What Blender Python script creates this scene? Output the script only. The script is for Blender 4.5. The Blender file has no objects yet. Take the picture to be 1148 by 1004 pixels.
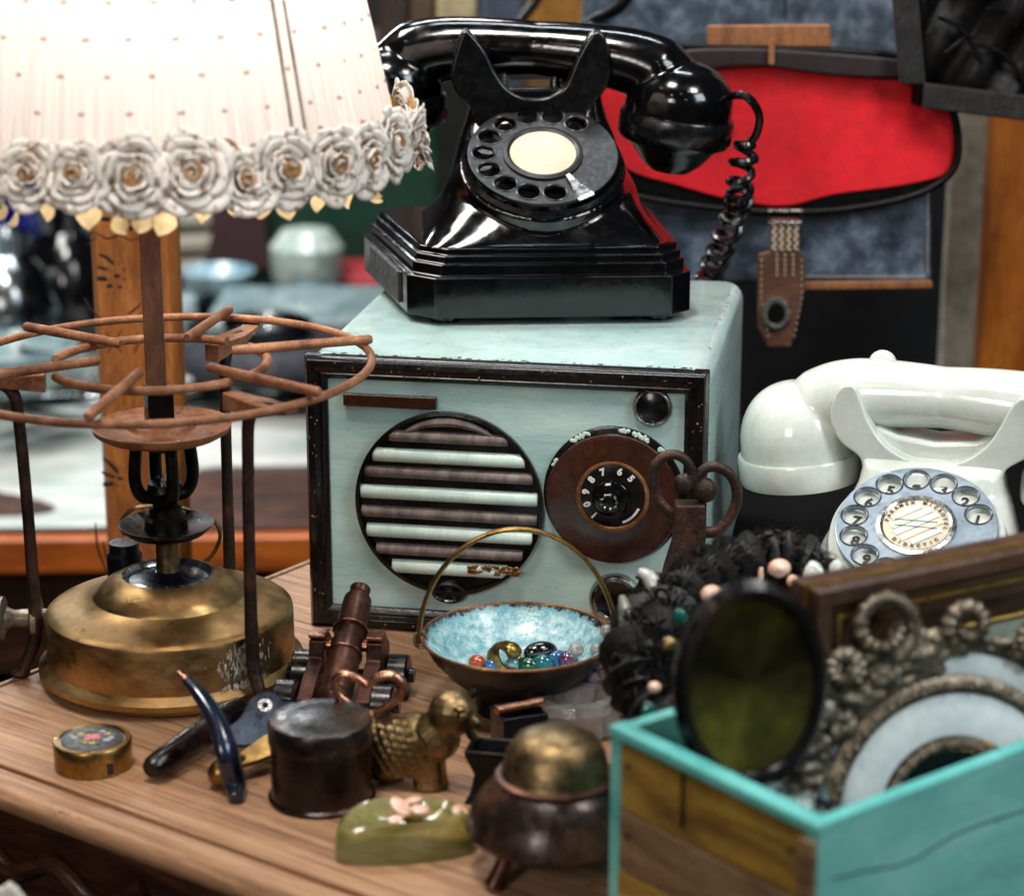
import bpy, bmesh, math, random
from mathutils import Vector, Matrix, Euler
random.seed(7)
PI = math.pi; R = math.radians
sc = bpy.context.scene
col = sc.collection
# ------------------------------------------------------------------ camera
FPX = 2600.0; PITCH = R(16.3); CH = .463
cd = bpy.data.cameras.new('camera'); cam = bpy.data.objects.new('camera', cd); col.objects.link(cam)
cam.location = (0, 0, CH); cam.rotation_euler = (PI/2-PITCH, 0, 0)
cd.sensor_width = 36; cd.lens = FPX/1148*36; cd.clip_start = .05; cd.clip_end = 60
cd.dof.use_dof = True; cd.dof.focus_distance = 1.26; cd.dof.aperture_fstop = 7.0
sc.camera = cam

def ray(px, py):
    x = (px-574)/FPX; y = -(py-502)/FPX
    return Vector((x, math.cos(PITCH)+y*math.sin(PITCH), -math.sin(PITCH)+y*math.cos(PITCH)))
C0 = Vector((0, 0, CH))
def onz(px, py, z=0.0):
    r = ray(px, py); return C0+r*((z-CH)/r.z)
def at(px, py, Y):
    r = ray(px, py); return C0+r*(Y/r.y)
def hitp(px, py, P0, n):
    r = ray(px, py); return C0+r*((Vector(P0)-C0).dot(n)/r.dot(n))

# ------------------------------------------------------------------ materials
MATS = {}
def rgb(c):
    if isinstance(c, str):
        v = [int(c[i:i+2], 16)/255 for i in (0, 2, 4)]
        c = [x/12.92 if x <= .04045 else ((x+.055)/1.055)**2.4 for x in v]
    return (c[0], c[1], c[2], 1)
def pm(name, stops, scale=30, stretch=(1, 1, 1), rough=.5, rvar=.12, metal=0.0, bump=.15, bscale=None, spots=None,
       coat=0.0, detail=6, spec=.5, dist=0.0, trans=0.0, sss=0.0, sheen=0.0, spots2=None, ior=1.5, rot=(0, 0, 0), fine=.45):
    m = bpy.data.materials.new(name); m.use_nodes = True; nt = m.node_tree; N = nt.nodes; L = nt.links
    b = N['Principled BSDF']
    tc = N.new('ShaderNodeTexCoord'); mp = N.new('ShaderNodeMapping'); mp.inputs['Scale'].default_value = stretch
    mp.inputs['Rotation'].default_value = rot
    L.new(tc.outputs['Object'], mp.inputs[0])
    nz = N.new('ShaderNodeTexNoise'); nz.inputs['Scale'].default_value = scale; nz.inputs['Detail'].default_value = detail
    nz.inputs['Roughness'].default_value = .6; nz.inputs['Distortion'].default_value = dist
    L.new(mp.outputs[0], nz.inputs['Vector'])
    cr = N.new('ShaderNodeValToRGB'); el = cr.color_ramp.elements
    n = len(stops)
    for i, c in enumerate(stops):
        p = .3+.4*i/max(1, n-1)
        e = el[i] if i < 2 else el.new(p)
        e.position = p; e.color = rgb(c)
    if n == 1: el[1].color = rgb(stops[0])
    L.new(nz.outputs['Fac'], cr.inputs[0]); out = cr.outputs[0]; rfac = None
    for sp in (spots, spots2):
        if not sp: continue
        c2, amt, s2, r2 = (list(sp)+[None])[:4]
        n2 = N.new('ShaderNodeTexNoise'); n2.inputs['Scale'].default_value = s2*2.6; n2.inputs['Detail'].default_value = 8
        n2.inputs['Roughness'].default_value = .7
        L.new(tc.outputs['Object'], n2.inputs['Vector'])
        mr = N.new('ShaderNodeMapRange'); mr.inputs[1].default_value = amt; mr.inputs[2].default_value = amt+.03
        L.new(n2.outputs['Fac'], mr.inputs[0])
        mx = N.new('ShaderNodeMix'); mx.data_type = 'RGBA'
        L.new(mr.outputs[0], mx.inputs[0]); L.new(out, mx.inputs[6]); mx.inputs[7].default_value = rgb(c2)
        out = mx.outputs[2]
    if fine:
        nf = N.new('ShaderNodeTexNoise'); nf.inputs['Scale'].default_value = scale*14; nf.inputs['Detail'].default_value = 5; nf.inputs['Roughness'].default_value = .7
        L.new(mp.outputs[0], nf.inputs['Vector'])
        mf = N.new('ShaderNodeMapRange'); mf.inputs[1].default_value = .3; mf.inputs[2].default_value = .62; mf.inputs[3].default_value = 1-fine; mf.inputs[4].default_value = 1.06
        L.new(nf.outputs['Fac'], mf.inputs[0])
        mm = N.new('ShaderNodeMix'); mm.data_type = 'RGBA'; mm.blend_type = 'MULTIPLY'; mm.inputs[0].default_value = 1
        L.new(out, mm.inputs[6]); L.new(mf.outputs[0], mm.inputs[7]); out = mm.outputs[2]
    L.new(out, b.inputs['Base Color'])
    rr = N.new('ShaderNodeMapRange'); rr.inputs[3].default_value = max(.02, rough-rvar); rr.inputs[4].default_value = min(1, rough+rvar)
    nr = N.new('ShaderNodeTexNoise'); nr.inputs['Scale'].default_value = scale*5; nr.inputs['Detail'].default_value = 7
    L.new(mp.outputs[0], nr.inputs['Vector'])
    rr.inputs[1].default_value = .3; rr.inputs[2].default_value = .7
    L.new(nr.outputs['Fac'], rr.inputs[0]); L.new(rr.outputs[0], b.inputs['Roughness'])
    b.inputs['Metallic'].default_value = metal; b.inputs['Coat Weight'].default_value = coat; b.inputs['Coat Roughness'].default_value = .12
    b.inputs['Specular IOR Level'].default_value = spec; b.inputs['Transmission Weight'].default_value = trans; b.inputs['IOR'].default_value = ior
    if sss: b.inputs['Subsurface Weight'].default_value = sss; b.inputs['Subsurface Scale'].default_value = .01
    if sheen: b.inputs['Sheen Weight'].default_value = sheen
    if bump:
        bp = N.new('ShaderNodeBump'); bp.inputs['Strength'].default_value = bump; bp.inputs['Distance'].default_value = .0005
        nb = N.new('ShaderNodeTexNoise'); nb.inputs['Scale'].default_value = (bscale or scale*3)*3.2; nb.inputs['Detail'].default_value = 8
        L.new(mp.outputs[0], nb.inputs['Vector']); L.new(nb.outputs['Fac'], bp.inputs['Height']); L.new(bp.outputs[0], b.inputs['Normal'])
    MATS[name] = m
    return m
oak = pm('oak', ['74503a', '9c7252', 'b68c68', 'c8a07b'], 14, (.5, 22, 8), .5, .15, bump=.9, bscale=40, fine=.5, detail=12, rot=(0, 0, R(0)), spots=('5a3a24', .65, 9), spots2=('c9a27c', .67, 30), dist=.5)
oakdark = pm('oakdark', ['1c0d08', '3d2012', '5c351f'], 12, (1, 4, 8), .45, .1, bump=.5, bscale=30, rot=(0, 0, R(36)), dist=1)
mint = pm('mint_paint', ['94b4b0', 'a8c4c0', 'bad2cd'], 14, (1, 1, 5), .34, .08, bump=.25, bscale=40, spots=('3a2a1e', .70, 75), spots2=('c8d6c8', .64, 9), coat=.25, fine=0.1)
mintpale = pm('mint_pale', ['a9c2b6', 'c0d4c8', 'd3e0d5'], 20, (3, 1, 1), .35, .1, bump=.2, spots=('5b4c3a', .66, 110), fine=0.12)
mauve = pm('mauve_slat', ['463b38', '6b5d59', '8a7b75'], 60, (3, 1, 1), .5, .1, bump=.4, spots=('2a2020', .68, 90))
blackp = pm('black_paint', ['070607', '100d0d', '1a1413'], 30, (1, 1, 1), .25, .1, bump=.35, bscale=60, spots=('8a6a4c', .75, 70), coat=.15, spec=.3)
bakemat = pm('bakelite_satin', ['050506', '0a0a0b', '121213'], 60, (1, 1, 1), .42, .1, bump=.15, bscale=140, spec=.4)
bake = pm('bakelite', ['030304', '060607', '0a0a0b'], 25, (1, 1, 1), .13, .07, bump=.07, bscale=110, coat=.15, spec=.5, spots=('1c1a18', .68, 130), fine=0.2)
bakeworn = pm('bakelite_worn', ['060607', '0b0b0c', '171718'], 40, (1, 1, 1), .24, .1, bump=.12, bscale=140, coat=.1, spots=('2a2724', .68, 140))
rimgrey = pm('worn_rim', ['26272a', '3a3b3e', '4a4a4c'], 60, (1, 1, 1), .3, .1, metal=.3)
ivory = pm('ivory_card', ['aea08a', 'bbae97', 'c4b8a2'], 30, (1, 1, 1), .5, bump=.03, fine=0.05)
cream = pm('ivory_bakelite', ['b0b7b0', 'c4cac3', 'd0d5ce'], 18, (1, 1, 1), .16, .05, bump=.04, coat=.5, spots=('5f5c50', .74, 55), sss=.05, fine=0.03)
dialgrey = pm('grey_metal_dial', ['65727d', '7e8c97', '9aa6af'], 25, (1, 1, 1), .33, .1, metal=.35, bump=.2, spots=('3a4650', .7, 60), fine=0.2)
silver = pm('silver', ['8d8d8b', 'b5b5b2', 'cfcfcc'], 50, (1, 1, 1), .25, .1, metal=1, bump=.15)
white_ink = pm('white_ink', ['d8d4cc'], 30, fine=0)
black_ink = pm('black_ink', ['0c0b0b'], 30)
brownb = pm('brown_bakelite', ['28120b', '381b10', '462417'], 20, (1, 1, 1), .26, .08, bump=.15, coat=.4, spots=('1a0c08', .66, 30))
gold_worn = pm('worn_copper_ring', ['4a2a18', '8a5a34', 'b98a5a'], 60, (1, 1, 1), .4, .1, metal=.6, bump=.4)
brass = pm('tank_brass', ['86683f', 'b08e5e', 'c8a878'], 16, (1, 1, 2.5), .38, .08, metal=1, bump=.12, bscale=60, spots=('8a6844', .62, 14), spots2=('3f2d1e', .72, 60), fine=.28)
brassb = pm('bright_brass', ['74582c', '9c7a42', 'b8965a'], 30, (1, 1, 1), .33, .08, metal=1, bump=.12)
brassold = pm('old_brass', ['57482f', '857150', 'a8936d'], 40, (1, 1, 1), .40, .1, metal=1, bump=.3, spots=('251d10', .64, 40))
copper = pm('old_copper', ['2e1a14', '54342a', '74503f'], 40, (1, 1, 1), .38, .1, metal=.7, bump=.2)
copperb = pm('bright_copper', ['8d5a44', 'c08a70', 'd8a890'], 40, (1, 1, 1), .3, .1, metal=1, bump=.2)
rust = pm('rust', ['5c3a28', '9a6646', 'c08c68'], 50, (1, 1, 1), .6, .12, metal=.25, bump=.8, bscale=160, spots=('a9826a', .66, 60))
rustdk = pm('rust_dark', ['150f0d', '33211b', '5c3a2c'], 60, (1, 1, 1), .5, .12, metal=.4, bump=.9, bscale=150, spots=('6e4836', .66, 60), fine=0.7)
rustwood = pm('rod_rust', ['4a2d20', '6b4632', '80583f'], 40, (4, 4, 1), .5, .1, metal=.2, bump=.5)
soot = pm('soot_iron', ['050505', '111010', '201c1a'], 40, (1, 1, 1), .35, .1, metal=.6, bump=.5)
blued = pm('blued_steel', ['0a0d14', '18202c', '2a3444'], 30, (1, 1, 1), .3, .1, metal=.7, bump=.2)
horn = pm('dark_horn', ['0a0d16', '131b2c', '22304a'], 20, (1, 1, 1), .2, .06, bump=.1, coat=.4, fine=0.2)
tinm = pm('dark_tin', ['060303', '120806', '34190f'], 30, (1, 1, 2), .25, .1, metal=.3, bump=.3, fine=0.6)
tinlid = pm('tin_lid', ['17110f', '30241f', '6b4a38'], 34, (1, 1, 1), .28, .12, metal=.5, bump=.3)
lime = pm('limescale', ['9a948a', 'cfcac0'], 60, (1, 1, 1), .9, bump=1)
onyx = pm('green_onyx', ['9a9a48', 'c2be78', 'd8d49c', 'e8e4c4'], 18, (1, 1, 4), .08, .04, bump=.04, coat=.7, sss=.5, dist=1.5, trans=.7, fine=0.08)
shell = pm('pink_shell', ['b98a74', 'd8b09a', 'ecd8cc'], 50, (1, 1, 1), .3, bump=.3, sss=.1, fine=0.1)
crystal = pm('crystal', ['a8a2a0', 'd8d0cf'], 60, (1, 1, 1), .08, .04, trans=.65, bump=.6, bscale=120, fine=0.1)
teal = pm('teal_paint', ['3f9490', '56aaa4', '70bab4'], 14, (1, 1, 3), .45, .1, bump=.5, bscale=30, spots=('2a6f6a', .64, 22), spots2=('5b4a38', .70, 60), fine=0.22)
plankm = pm('plank_mustard', ['4a3214', '8a6a28', 'a88a3a'], 12, (1, 1, 6), .45, .1, bump=.5, bscale=30, dist=1)
plankb = pm('plank_brown', ['4a3626', '72593f', '8d7352'], 12, (1, 1, 6), .5, .1, bump=.5, bscale=30, dist=1)
gilt = pm('gilt_wood', ['2c1d12', '4a3424', '5c4230'], 26, (1, 1, 1), .4, .1, metal=.2, bump=.4, spots=('8a6b38', .66, 40))
giltline = pm('gilt_line', ['6a4e20', '9a7838', 'b8954e'], 40, (1, 1, 1), .35, .1, metal=.8, bump=.3)
canvas = pm('painting', ['8a9488', 'a9aa98', 'bcae96'], 9, (1, 1, 1), .6, bump=.3, bscale=200, fine=0.2)
pewter = pm('pewter', ['3f382e', '766c5c', 'a09683'], 70, (1, 1, 1), .4, .1, metal=.7, bump=1, bscale=180)
enamel = pm('white_enamel', ['b9c3c4', 'cdd6d6', 'dbe2e2'], 20, (1, 1, 1), .25, .06, bump=.1, coat=.3, fine=0.08)
mirror = pm('dark_mirror', ['050504', '0f0e0b'], 8, (1, 1, 1), .06, .03, bump=0, coat=.5)
tray_reflection = pm('olive_tray_reflection', ['0a0a06', '1e1d0a', '4a4718', '78722c'], 13, (1, 1, 1), .3, .08, metal=.5, fine=.1, bump=.15)  # yellow reflection on the oval tray painted in as olive over black
feather = pm('black_feather', ['030303', '070606', '0f0d0d'], 60, (1, 1, 1), .6, bump=.2)
bowlout = pm('bowl_outer', ['040406', '09080b', '121016'], 30, (1, 1, 1), .35, .1, bump=.3, spots=('2f5a5a', .68, 50))
leather_r = pm('red_lining', ['a0000a', 'd00416', 'e80c20'], 12, (1, 1, 1), .75, bump=.8, bscale=260, spots=('c0101c', .68, 14), spots2=('e0b0a0', .76, 60), fine=0.2)
leather_g = pm('grey_leather', ['1c242e', '455262', '7a8898'], 60, (1, 1, 1), .45, .12, bump=.9, bscale=160)
leather_k = pm('black_leather', ['020203', '040405', '09090a'], 24, (1, 1, 1), .42, .12, bump=.6, bscale=120, spec=.22)
suede = pm('strap_suede', ['080706', '151211', '2a2523'], 90, (1, 1, 1), .8, bump=1, bscale=240)
leather_b = pm('brown_leather', ['3a2218', '5c3a2a', '7a5240'], 30, (1, 1, 1), .45, .1, bump=.5)
tanl = pm('tan_leather', ['5c3620', '8a5730', 'a06a3f'], 20, (4, 1, 1), .55, .1, bump=.4)
stitch = pm('stitch', ['c8b8a0'], 60)
orange = pm('orange_wood', ['6a3408', '96500f', 'b0661c'], 8, (5, 5, 1), .4, .1, bump=.2)
orangeh = pm('orange_wood_edge', ['7a3a10', 'a85418', 'c26a28'], 8, (1, 5, 5), .4, .1, bump=.2)
carvedm = pm('carved_wood', ['7a4522', 'a8652f', 'c07d42'], 10, (6, 6, 1), .45, .1, bump=.35, dist=.6)
burnt = pm('burnt_carving', ['140a05', '2a150a'], 30, (1, 1, 1), .7)
wallgrey = pm('grey_board', ['8f8c80', 'a39f92'], 6, (1, 1, 1), .7)
darkwall = pm('dark_wall', ['030303', '080706'], 5, (1, 1, 1), .9)
marble = pm('pale_cloth', ['7a928c', 'a6aaa6', 'c0beba'], 7, (1, 2, 1), .5, bump=.2, spots=('5f8f80', .64, 9), fine=0.1)
greenb = pm('green_board', ['03271c', '053626'], 8, (1, 1, 1), .4)
redcl = pm('red_cloth', ['5c0308', '9a0b16'], 14, (1, 1, 1), .7)
blueg = pm('blue_glass', ['05052e', '10107a'], 20, (1, 1, 1), .1, coat=.5)
greycl = pm('grey_linen', ['6b665c', '8e887c', 'aaa498'], 14, (1, 1, 1), .8, bump=.8, bscale=20)
glassp = pm('pressed_glass', ['6d8a90', '9ab6ba', 'c4d4d6'], 30, (1, 1, 1), .1, .05, trans=.45, bump=.6)
plate_s = pm('silver_plate', ['4a5052', '80888a', 'b8bec0'], 30, (1, 1, 1), .15, .06, metal=1, bump=.3)
bookc = pm('cream_book', ['8f8262', 'b0a27e'], 6, (1, 1, 1), .6)
bookg = pm('ochre_box', ['6a4512', '9a6a20'], 6, (1, 1, 1), .5)
bookb = pm('blue_grey_cloth', ['26303f', '454f60'], 6, (1, 1, 1), .6)
bookd = pm('brown_book', ['1f140c', '38261a'], 6, (1, 1, 1), .6)
rosem = pm('rose_fabric', ['7d766b', 'b3ada3', 'd4d0c8'], 70, (1, 1, 1), .75, bump=.3, spots=('6b4a22', .62, 90))
roseg = pm('rose_gold_edge', ['6a4416', 'a97830', 'd0a860'], 60, (1, 1, 1), .6, bump=.2)
# thin translucent cloths
def cloth_mat(name, c, dots=False, tw=.65, shadow_ochre=None):
    m = bpy.data.materials.new(name); m.use_nodes = True; nt = m.node_tree; N = nt.nodes; L = nt.links
    for n in list(N): N.remove(n)
    o = N.new('ShaderNodeOutputMaterial'); df = N.new('ShaderNodeBsdfDiffuse'); tr = N.new('ShaderNodeBsdfTranslucent'); mx = N.new('ShaderNodeMixShader')
    mx.inputs[0].default_value = tw; L.new(df.outputs[0], mx.inputs[1]); L.new(tr.outputs[0], mx.inputs[2]); L.new(mx.outputs[0], o.inputs[0])
    col_ = N.new('ShaderNodeRGB'); col_.outputs[0].default_value = rgb(c); out = col_.outputs[0]
    if dots:
        tc = N.new('ShaderNodeTexCoord'); sx = N.new('ShaderNodeSeparateXYZ'); L.new(tc.outputs['Object'], sx.inputs[0])
        def M(op, a, b=None, c=None):
            n = N.new('ShaderNodeMath'); n.operation = op
            for i, v in enumerate((a, b, c)):
                if v is None: continue
                if isinstance(v, (int, float)): n.inputs[i].default_value = v
                else: L.new(v, n.inputs[i])
            return n.outputs[0]
        ang = M('ARCTAN2', sx.outputs[1], sx.outputs[0])
        nz = N.new('ShaderNodeTexNoise'); nz.inputs['Scale'].default_value = 30; L.new(tc.outputs['Object'], nz.inputs['Vector'])
        nzo = M('MULTIPLY', M('SUBTRACT', nz.outputs[0], .5), .5)
        u = M('ADD', M('MULTIPLY', ang, 34/(2*PI)), nzo); v = M('MULTIPLY', sx.outputs[2], 62)
        vf = M('FLOOR', v); ush = M('ADD', u, M('MULTIPLY', M('MODULO', vf, 2.0), .5))
        fu = M('SUBTRACT', M('FRACT', ush), .5); fv = M('SUBTRACT', M('FRACT', v), .5)
        d = M('SQRT', M('ADD', M('MULTIPLY', fu, fu), M('MULTIPLY', M('MULTIPLY', fv, fv), 1.6)))
        dot = M('MULTIPLY', M('LESS_THAN', d, .085), .6)
        mm = N.new('ShaderNodeMix'); mm.data_type = 'RGBA'; L.new(dot, mm.inputs[0]); L.new(out, mm.inputs[6]); mm.inputs[7].default_value = rgb('80462c'); out = mm.outputs[2]
        # fine weave: vertical threads
        w = N.new('ShaderNodeTexNoise'); w.inputs['Scale'].default_value = 1; w.inputs['Detail'].default_value = 4
        cb = N.new('ShaderNodeCombineXYZ'); L.new(M('MULTIPLY', ang, 60), cb.inputs[0]); L.new(M('MULTIPLY', sx.outputs[2], 12), cb.inputs[1]); L.new(cb.outputs[0], w.inputs['Vector'])
        m3 = N.new('ShaderNodeMix'); m3.data_type = 'RGBA'; m3.blend_type = 'MULTIPLY'; m3.inputs[0].default_value = .5
        L.new(out, m3.inputs[6]); L.new(w.outputs['Fac'], m3.inputs[7]); out = m3.outputs[2]
    if shadow_ochre:  # ochre noise stands for the brown shadow among the rose petals
        tc2 = N.new('ShaderNodeTexCoord'); nz2 = N.new('ShaderNodeTexNoise'); nz2.inputs['Scale'].default_value = 260; nz2.inputs['Detail'].default_value = 6
        L.new(tc2.outputs['Object'], nz2.inputs['Vector']); mr2 = N.new('ShaderNodeMapRange'); mr2.inputs[1].default_value = .53; mr2.inputs[2].default_value = .68
        L.new(nz2.outputs['Fac'], mr2.inputs[0]); m4 = N.new('ShaderNodeMix'); m4.data_type = 'RGBA'; L.new(mr2.outputs[0], m4.inputs[0]); L.new(out, m4.inputs[6]); m4.inputs[7].default_value = rgb(shadow_ochre); out = m4.outputs[2]
    L.new(out, df.inputs[0]); L.new(out, tr.inputs[0])
    MATS[name] = m; return m
shadecloth = cloth_mat('shade_cloth', 'f4ece8', True)
rosem = cloth_mat('rose_cloth', 'ebe5dc', False, .22, '8a6440')
petalcloth = cloth_mat('petal_cloth', 'f0d8a8', False, .7)
def two_tone(name, c1, c2, zc, zw, scale=80, rough=.3, metal=0, coat=.3):
    """glaze that changes colour with distance from the bowl's centre, broken up by noise"""
    m = pm(name, [c1], scale, rough=rough, metal=metal, coat=coat, bump=.4)
    nt = m.node_tree; N = nt.nodes; L = nt.links; b = N['Principled BSDF']
    tc = N.new('ShaderNodeTexCoord'); sx = N.new('ShaderNodeSeparateXYZ'); L.new(tc.outputs['Object'], sx.inputs[0])
    nz = N.new('ShaderNodeTexNoise'); nz.inputs['Scale'].default_value = scale*2.2; nz.inputs['Detail'].default_value = 8; nz.inputs['Roughness'].default_value = .8
    L.new(tc.outputs['Object'], nz.inputs['Vector'])
    a = N.new('ShaderNodeMath'); a.operation = 'MULTIPLY_ADD'; L.new(nz.outputs[0], a.inputs[0]); a.inputs[1].default_value = zw; L.new(sx.outputs[2], a.inputs[2])
    mr = N.new('ShaderNodeMapRange'); mr.inputs[1].default_value = zc; mr.inputs[2].default_value = zc+zw*.12; L.new(a.outputs[0], mr.inputs[0])
    cr = N.new('ShaderNodeValToRGB'); cr.color_ramp.elements[0].color = rgb(c1); cr.color_ramp.elements[1].color = rgb('cfe3e2')
    cr.color_ramp.elements[0].position = .42; cr.color_ramp.elements[1].position = .7; L.new(nz.outputs[0], cr.inputs[0])
    mx = N.new('ShaderNodeMix'); mx.data_type = 'RGBA'; L.new(mr.outputs[0], mx.inputs[0]); L.new(cr.outputs[0], mx.inputs[6]); mx.inputs[7].default_value = rgb(c2)
    L.new(mx.outputs[2], b.inputs['Base Color']); return m
glaze = two_tone('turquoise_glaze', '5b97a3', '120f1a', .0455, .02)

# ------------------------------------------------------------------ mesh builder
class MB:
    def __init__(s): s.bm = bmesh.new()
    def _add(s, vs, fs):
        v = [s.bm.verts.new(p) for p in vs]
        for f in fs:
            try: s.bm.faces.new([v[i] for i in f])
            except ValueError: pass
        return s
    def loft(s, rings, cap=True, closed=False):
        n = len(rings[0]); vs = [tuple(p) for r in rings for p in r]; fs = []
        m = len(rings)
        for i in range(m if closed else m-1):
            a = i*n; b = ((i+1) % m)*n
            for k in range(n):
                k2 = (k+1) % n; fs.append((a+k, a+k2, b+k2, b+k))
        if cap and not closed: fs.append(tuple(range(n))[::-1]); fs.append(tuple(range((m-1)*n, m*n)))
        return s._add(vs, fs)
    def box(s, c, d, rot=None, M=None):
        c = Vector(c); q = Euler(rot).to_matrix() if rot else Matrix.Identity(3)
        vs = []
        for z in (-1, 1):
            for x, y in ((-1, -1), (1, -1), (1, 1), (-1, 1)):
                vs.append(c+q@Vector((x*d[0]/2, y*d[1]/2, z*d[2]/2)))
        if M: vs = [M@v for v in vs]
        return s._add(vs, [(3, 2, 1, 0), (4, 5, 6, 7), (0, 1, 5, 4), (1, 2, 6, 5), (2, 3, 7, 6), (3, 0, 4, 7)])
    def lathe(s, prof, c=(0, 0, 0), seg=64, M=None, closed=False, sx=1.0, sy=1.0):
        c = Vector(c); rings = []
        for r, z in prof:
            r = max(r, .00003)
            ring = [Vector((sx*r*math.cos(2*PI*k/seg), sy*r*math.sin(2*PI*k/seg), z)) for k in range(seg)]
            if M: ring = [M@p for p in ring]
            rings.append([p+c for p in ring])
        return s.loft(rings, cap=not closed, closed=closed)
    def tube(s, pts, r, seg=12, closed=False, flat=1.0, up=None):
        pts = [Vector(p) for p in pts]; n = len(pts); rs = r if isinstance(r, (list, tuple)) else [r]*n
        rings = []; prev = None
        for i, p in enumerate(pts):
            if closed: t = pts[(i+1) % n]-pts[i-1]
            else: t = pts[min(i+1, n-1)]-pts[max(i-1, 0)]
            t.normalize()
            if prev is None:
                a = Vector(up) if up else (Vector((0, 0, 1)) if abs(t.z) < .9 else Vector((1, 0, 0)))
            else: a = prev
            a = a-t*a.dot(t); a.normalize(); prev = a; b = t.cross(a)
            rings.append([p+a*(rs[i]*math.cos(2*PI*k/seg))+b*(rs[i]*flat*math.sin(2*PI*k/seg)) for k in range(seg)])
        return s.loft(rings, cap=True, closed=closed)
    def ball(s, c, r, rot=None, seg=20, M=None):
        if isinstance(r, (int, float)): r = (r, r, r)
        q = Euler(rot).to_matrix() if rot else Matrix.Identity(3); rings = []
        h = seg//2
        for i in range(h+1):
            a = -PI/2+PI*i/h; ca = max(math.cos(a), .002)
            ring = [Vector(c)+q@Vector((r[0]*ca*math.cos(2*PI*k/seg), r[1]*ca*math.sin(2*PI*k/seg), r[2]*math.sin(a))) for k in range(seg)]
            if M: ring = [M@p for p in ring]
            rings.append(ring)
        return s.loft(rings)
    def prism(s, out, y0, y1, M=None):
        """outline of (x,z) points extruded along y"""
        a = [Vector((x, y0, z)) for x, z in out]; b = [Vector((x, y1, z)) for x, z in out]
        if M: a = [M@p for p in a]; b = [M@p for p in b]
        return s.loft([a, b])
    def grid(s, f, nu, nv):
        vs = [tuple(f(i/nu, j/nv)) for j in range(nv+1) for i in range(nu+1)]
        w = nu+1
        return s._add(vs, [(j*w+i, j*w+i+1, (j+1)*w+i+1, (j+1)*w+i) for j in range(nv) for i in range(nu)])
    def mesh(s, me, M=Matrix.Identity(4)):
        b2 = bmesh.new(); b2.from_mesh(me)
        vm = {v: s.bm.verts.new(M@v.co) for v in b2.verts}
        for f in b2.faces:
            try: s.bm.faces.new([vm[v] for v in f.verts])
            except ValueError: pass
        b2.free(); return s
    def build(s, name, mat, parent=None, ang=40, bevel=0.0, remesh=0.0, smooth=0, solid=0.0, bseg=2, recalc=True):
        bm = s.bm
        if recalc: bmesh.ops.recalc_face_normals(bm, faces=bm.faces)
        for f in bm.faces: f.smooth = True
        a = R(ang)
        for e in bm.edges:
            if len(e.link_faces) == 2 and e.calc_face_angle(0) > a: e.smooth = False
        me = bpy.data.meshes.new(name); bm.to_mesh(me); bm.free()
        me.materials.append(mat if not isinstance(mat, str) else MATS[mat])
        o = bpy.data.objects.new(name, me); col.objects.link(o)
        if parent: o.parent = parent
        if solid:
            md = o.modifiers.new('s', 'SOLIDIFY'); md.thickness = solid; md.offset = 0
        if remesh:
            md = o.modifiers.new('r', 'REMESH'); md.mode = 'VOXEL'; md.voxel_size = remesh; md.use_smooth_shade = True
            if smooth:
                md = o.modifiers.new('sm', 'SMOOTH'); md.iterations = smooth; md.factor = .5
        if bevel:
            md = o.modifiers.new('b', 'BEVEL'); md.width = bevel; md.segments = bseg; md.limit_method = 'ANGLE'; md.angle_limit = R(35)
            md.harden_normals = False
            for p in me.polygons: p.use_smooth = True
            md2 = o.modifiers.new('w', 'WEIGHTED_NORMAL'); md2.keep_sharp = False
        return o
def tag(o, label=None, cat=None, group=None, kind=None):
    if label: o['label'] = label
    if cat: o['category'] = cat
    if group: o['group'] = group
    if kind: o['kind'] = kind
    return o
def thing(name, label, cat, loc=(0, 0, 0), rz=0.0, group=None):
    o = bpy.data.objects.new(name, None); o.empty_display_size = .01; col.objects.link(o)
    o.location = loc; o.rotation_euler = (0, 0, R(rz)); return tag(o, label, cat, group)
def circ(r, n=48, c=(0, 0), a0=0.0): return [(c[0]+r*math.cos(a0+2*PI*k/n), c[1]+r*math.sin(a0+2*PI*k/n)) for k in range(n)]
def plate_mesh(outer, holes=(), th=.002, bev=.0004):
    cu = bpy.data.curves.new('p', 'CURVE'); cu.dimensions = '2D'; cu.fill_mode = 'BOTH'; cu.extrude = th/2; cu.bevel_depth = bev; cu.bevel_resolution = 1
    for loop in [outer]+list(holes):
        sp = cu.splines.new('POLY'); sp.points.add(len(loop)-1); sp.use_cyclic_u = True
        for i, (x, y) in enumerate(loop): sp.points[i].co = (x, y, 0, 1)
    o = bpy.data.objects.new('p', cu); col.objects.link(o)
    dg = bpy.context.evaluated_depsgraph_get(); dg.update(); me = bpy.data.meshes.new_from_object(o.evaluated_get(dg))
    bpy.data.objects.remove(o); return me
def text_mesh(t, size, th=.0002, bold=.0):
    cu = bpy.data.curves.new('t', 'FONT'); cu.body = t; cu.size = size; cu.extrude = th; cu.align_x = 'CENTER'; cu.align_y = 'CENTER'; cu.offset = bold; cu.resolution_u = 3
    o = bpy.data.objects.new('t', cu); col.objects.link(o)
    dg = bpy.context.evaluated_depsgraph_get(); dg.update(); me = bpy.data.meshes.new_from_object(o.evaluated_get(dg))
    bpy.data.objects.remove(o); return me
def sq(hw, yf, yb, z, p=4.0, n=64, xo=0.0):
    """superellipse ring; x in [-hw,hw], y in [yf,yb]"""
    cy = (yf+yb)/2; hy = (yb-yf)/2; out = []
    for k in range(n):
        a = 2*PI*k/n; ca, sa = math.cos(a), math.sin(a)
        out.append(Vector((xo+hw*math.copysign(abs(ca)**(2/p), ca), cy+hy*math.copysign(abs(sa)**(2/p), sa), z)))
    return out
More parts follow.
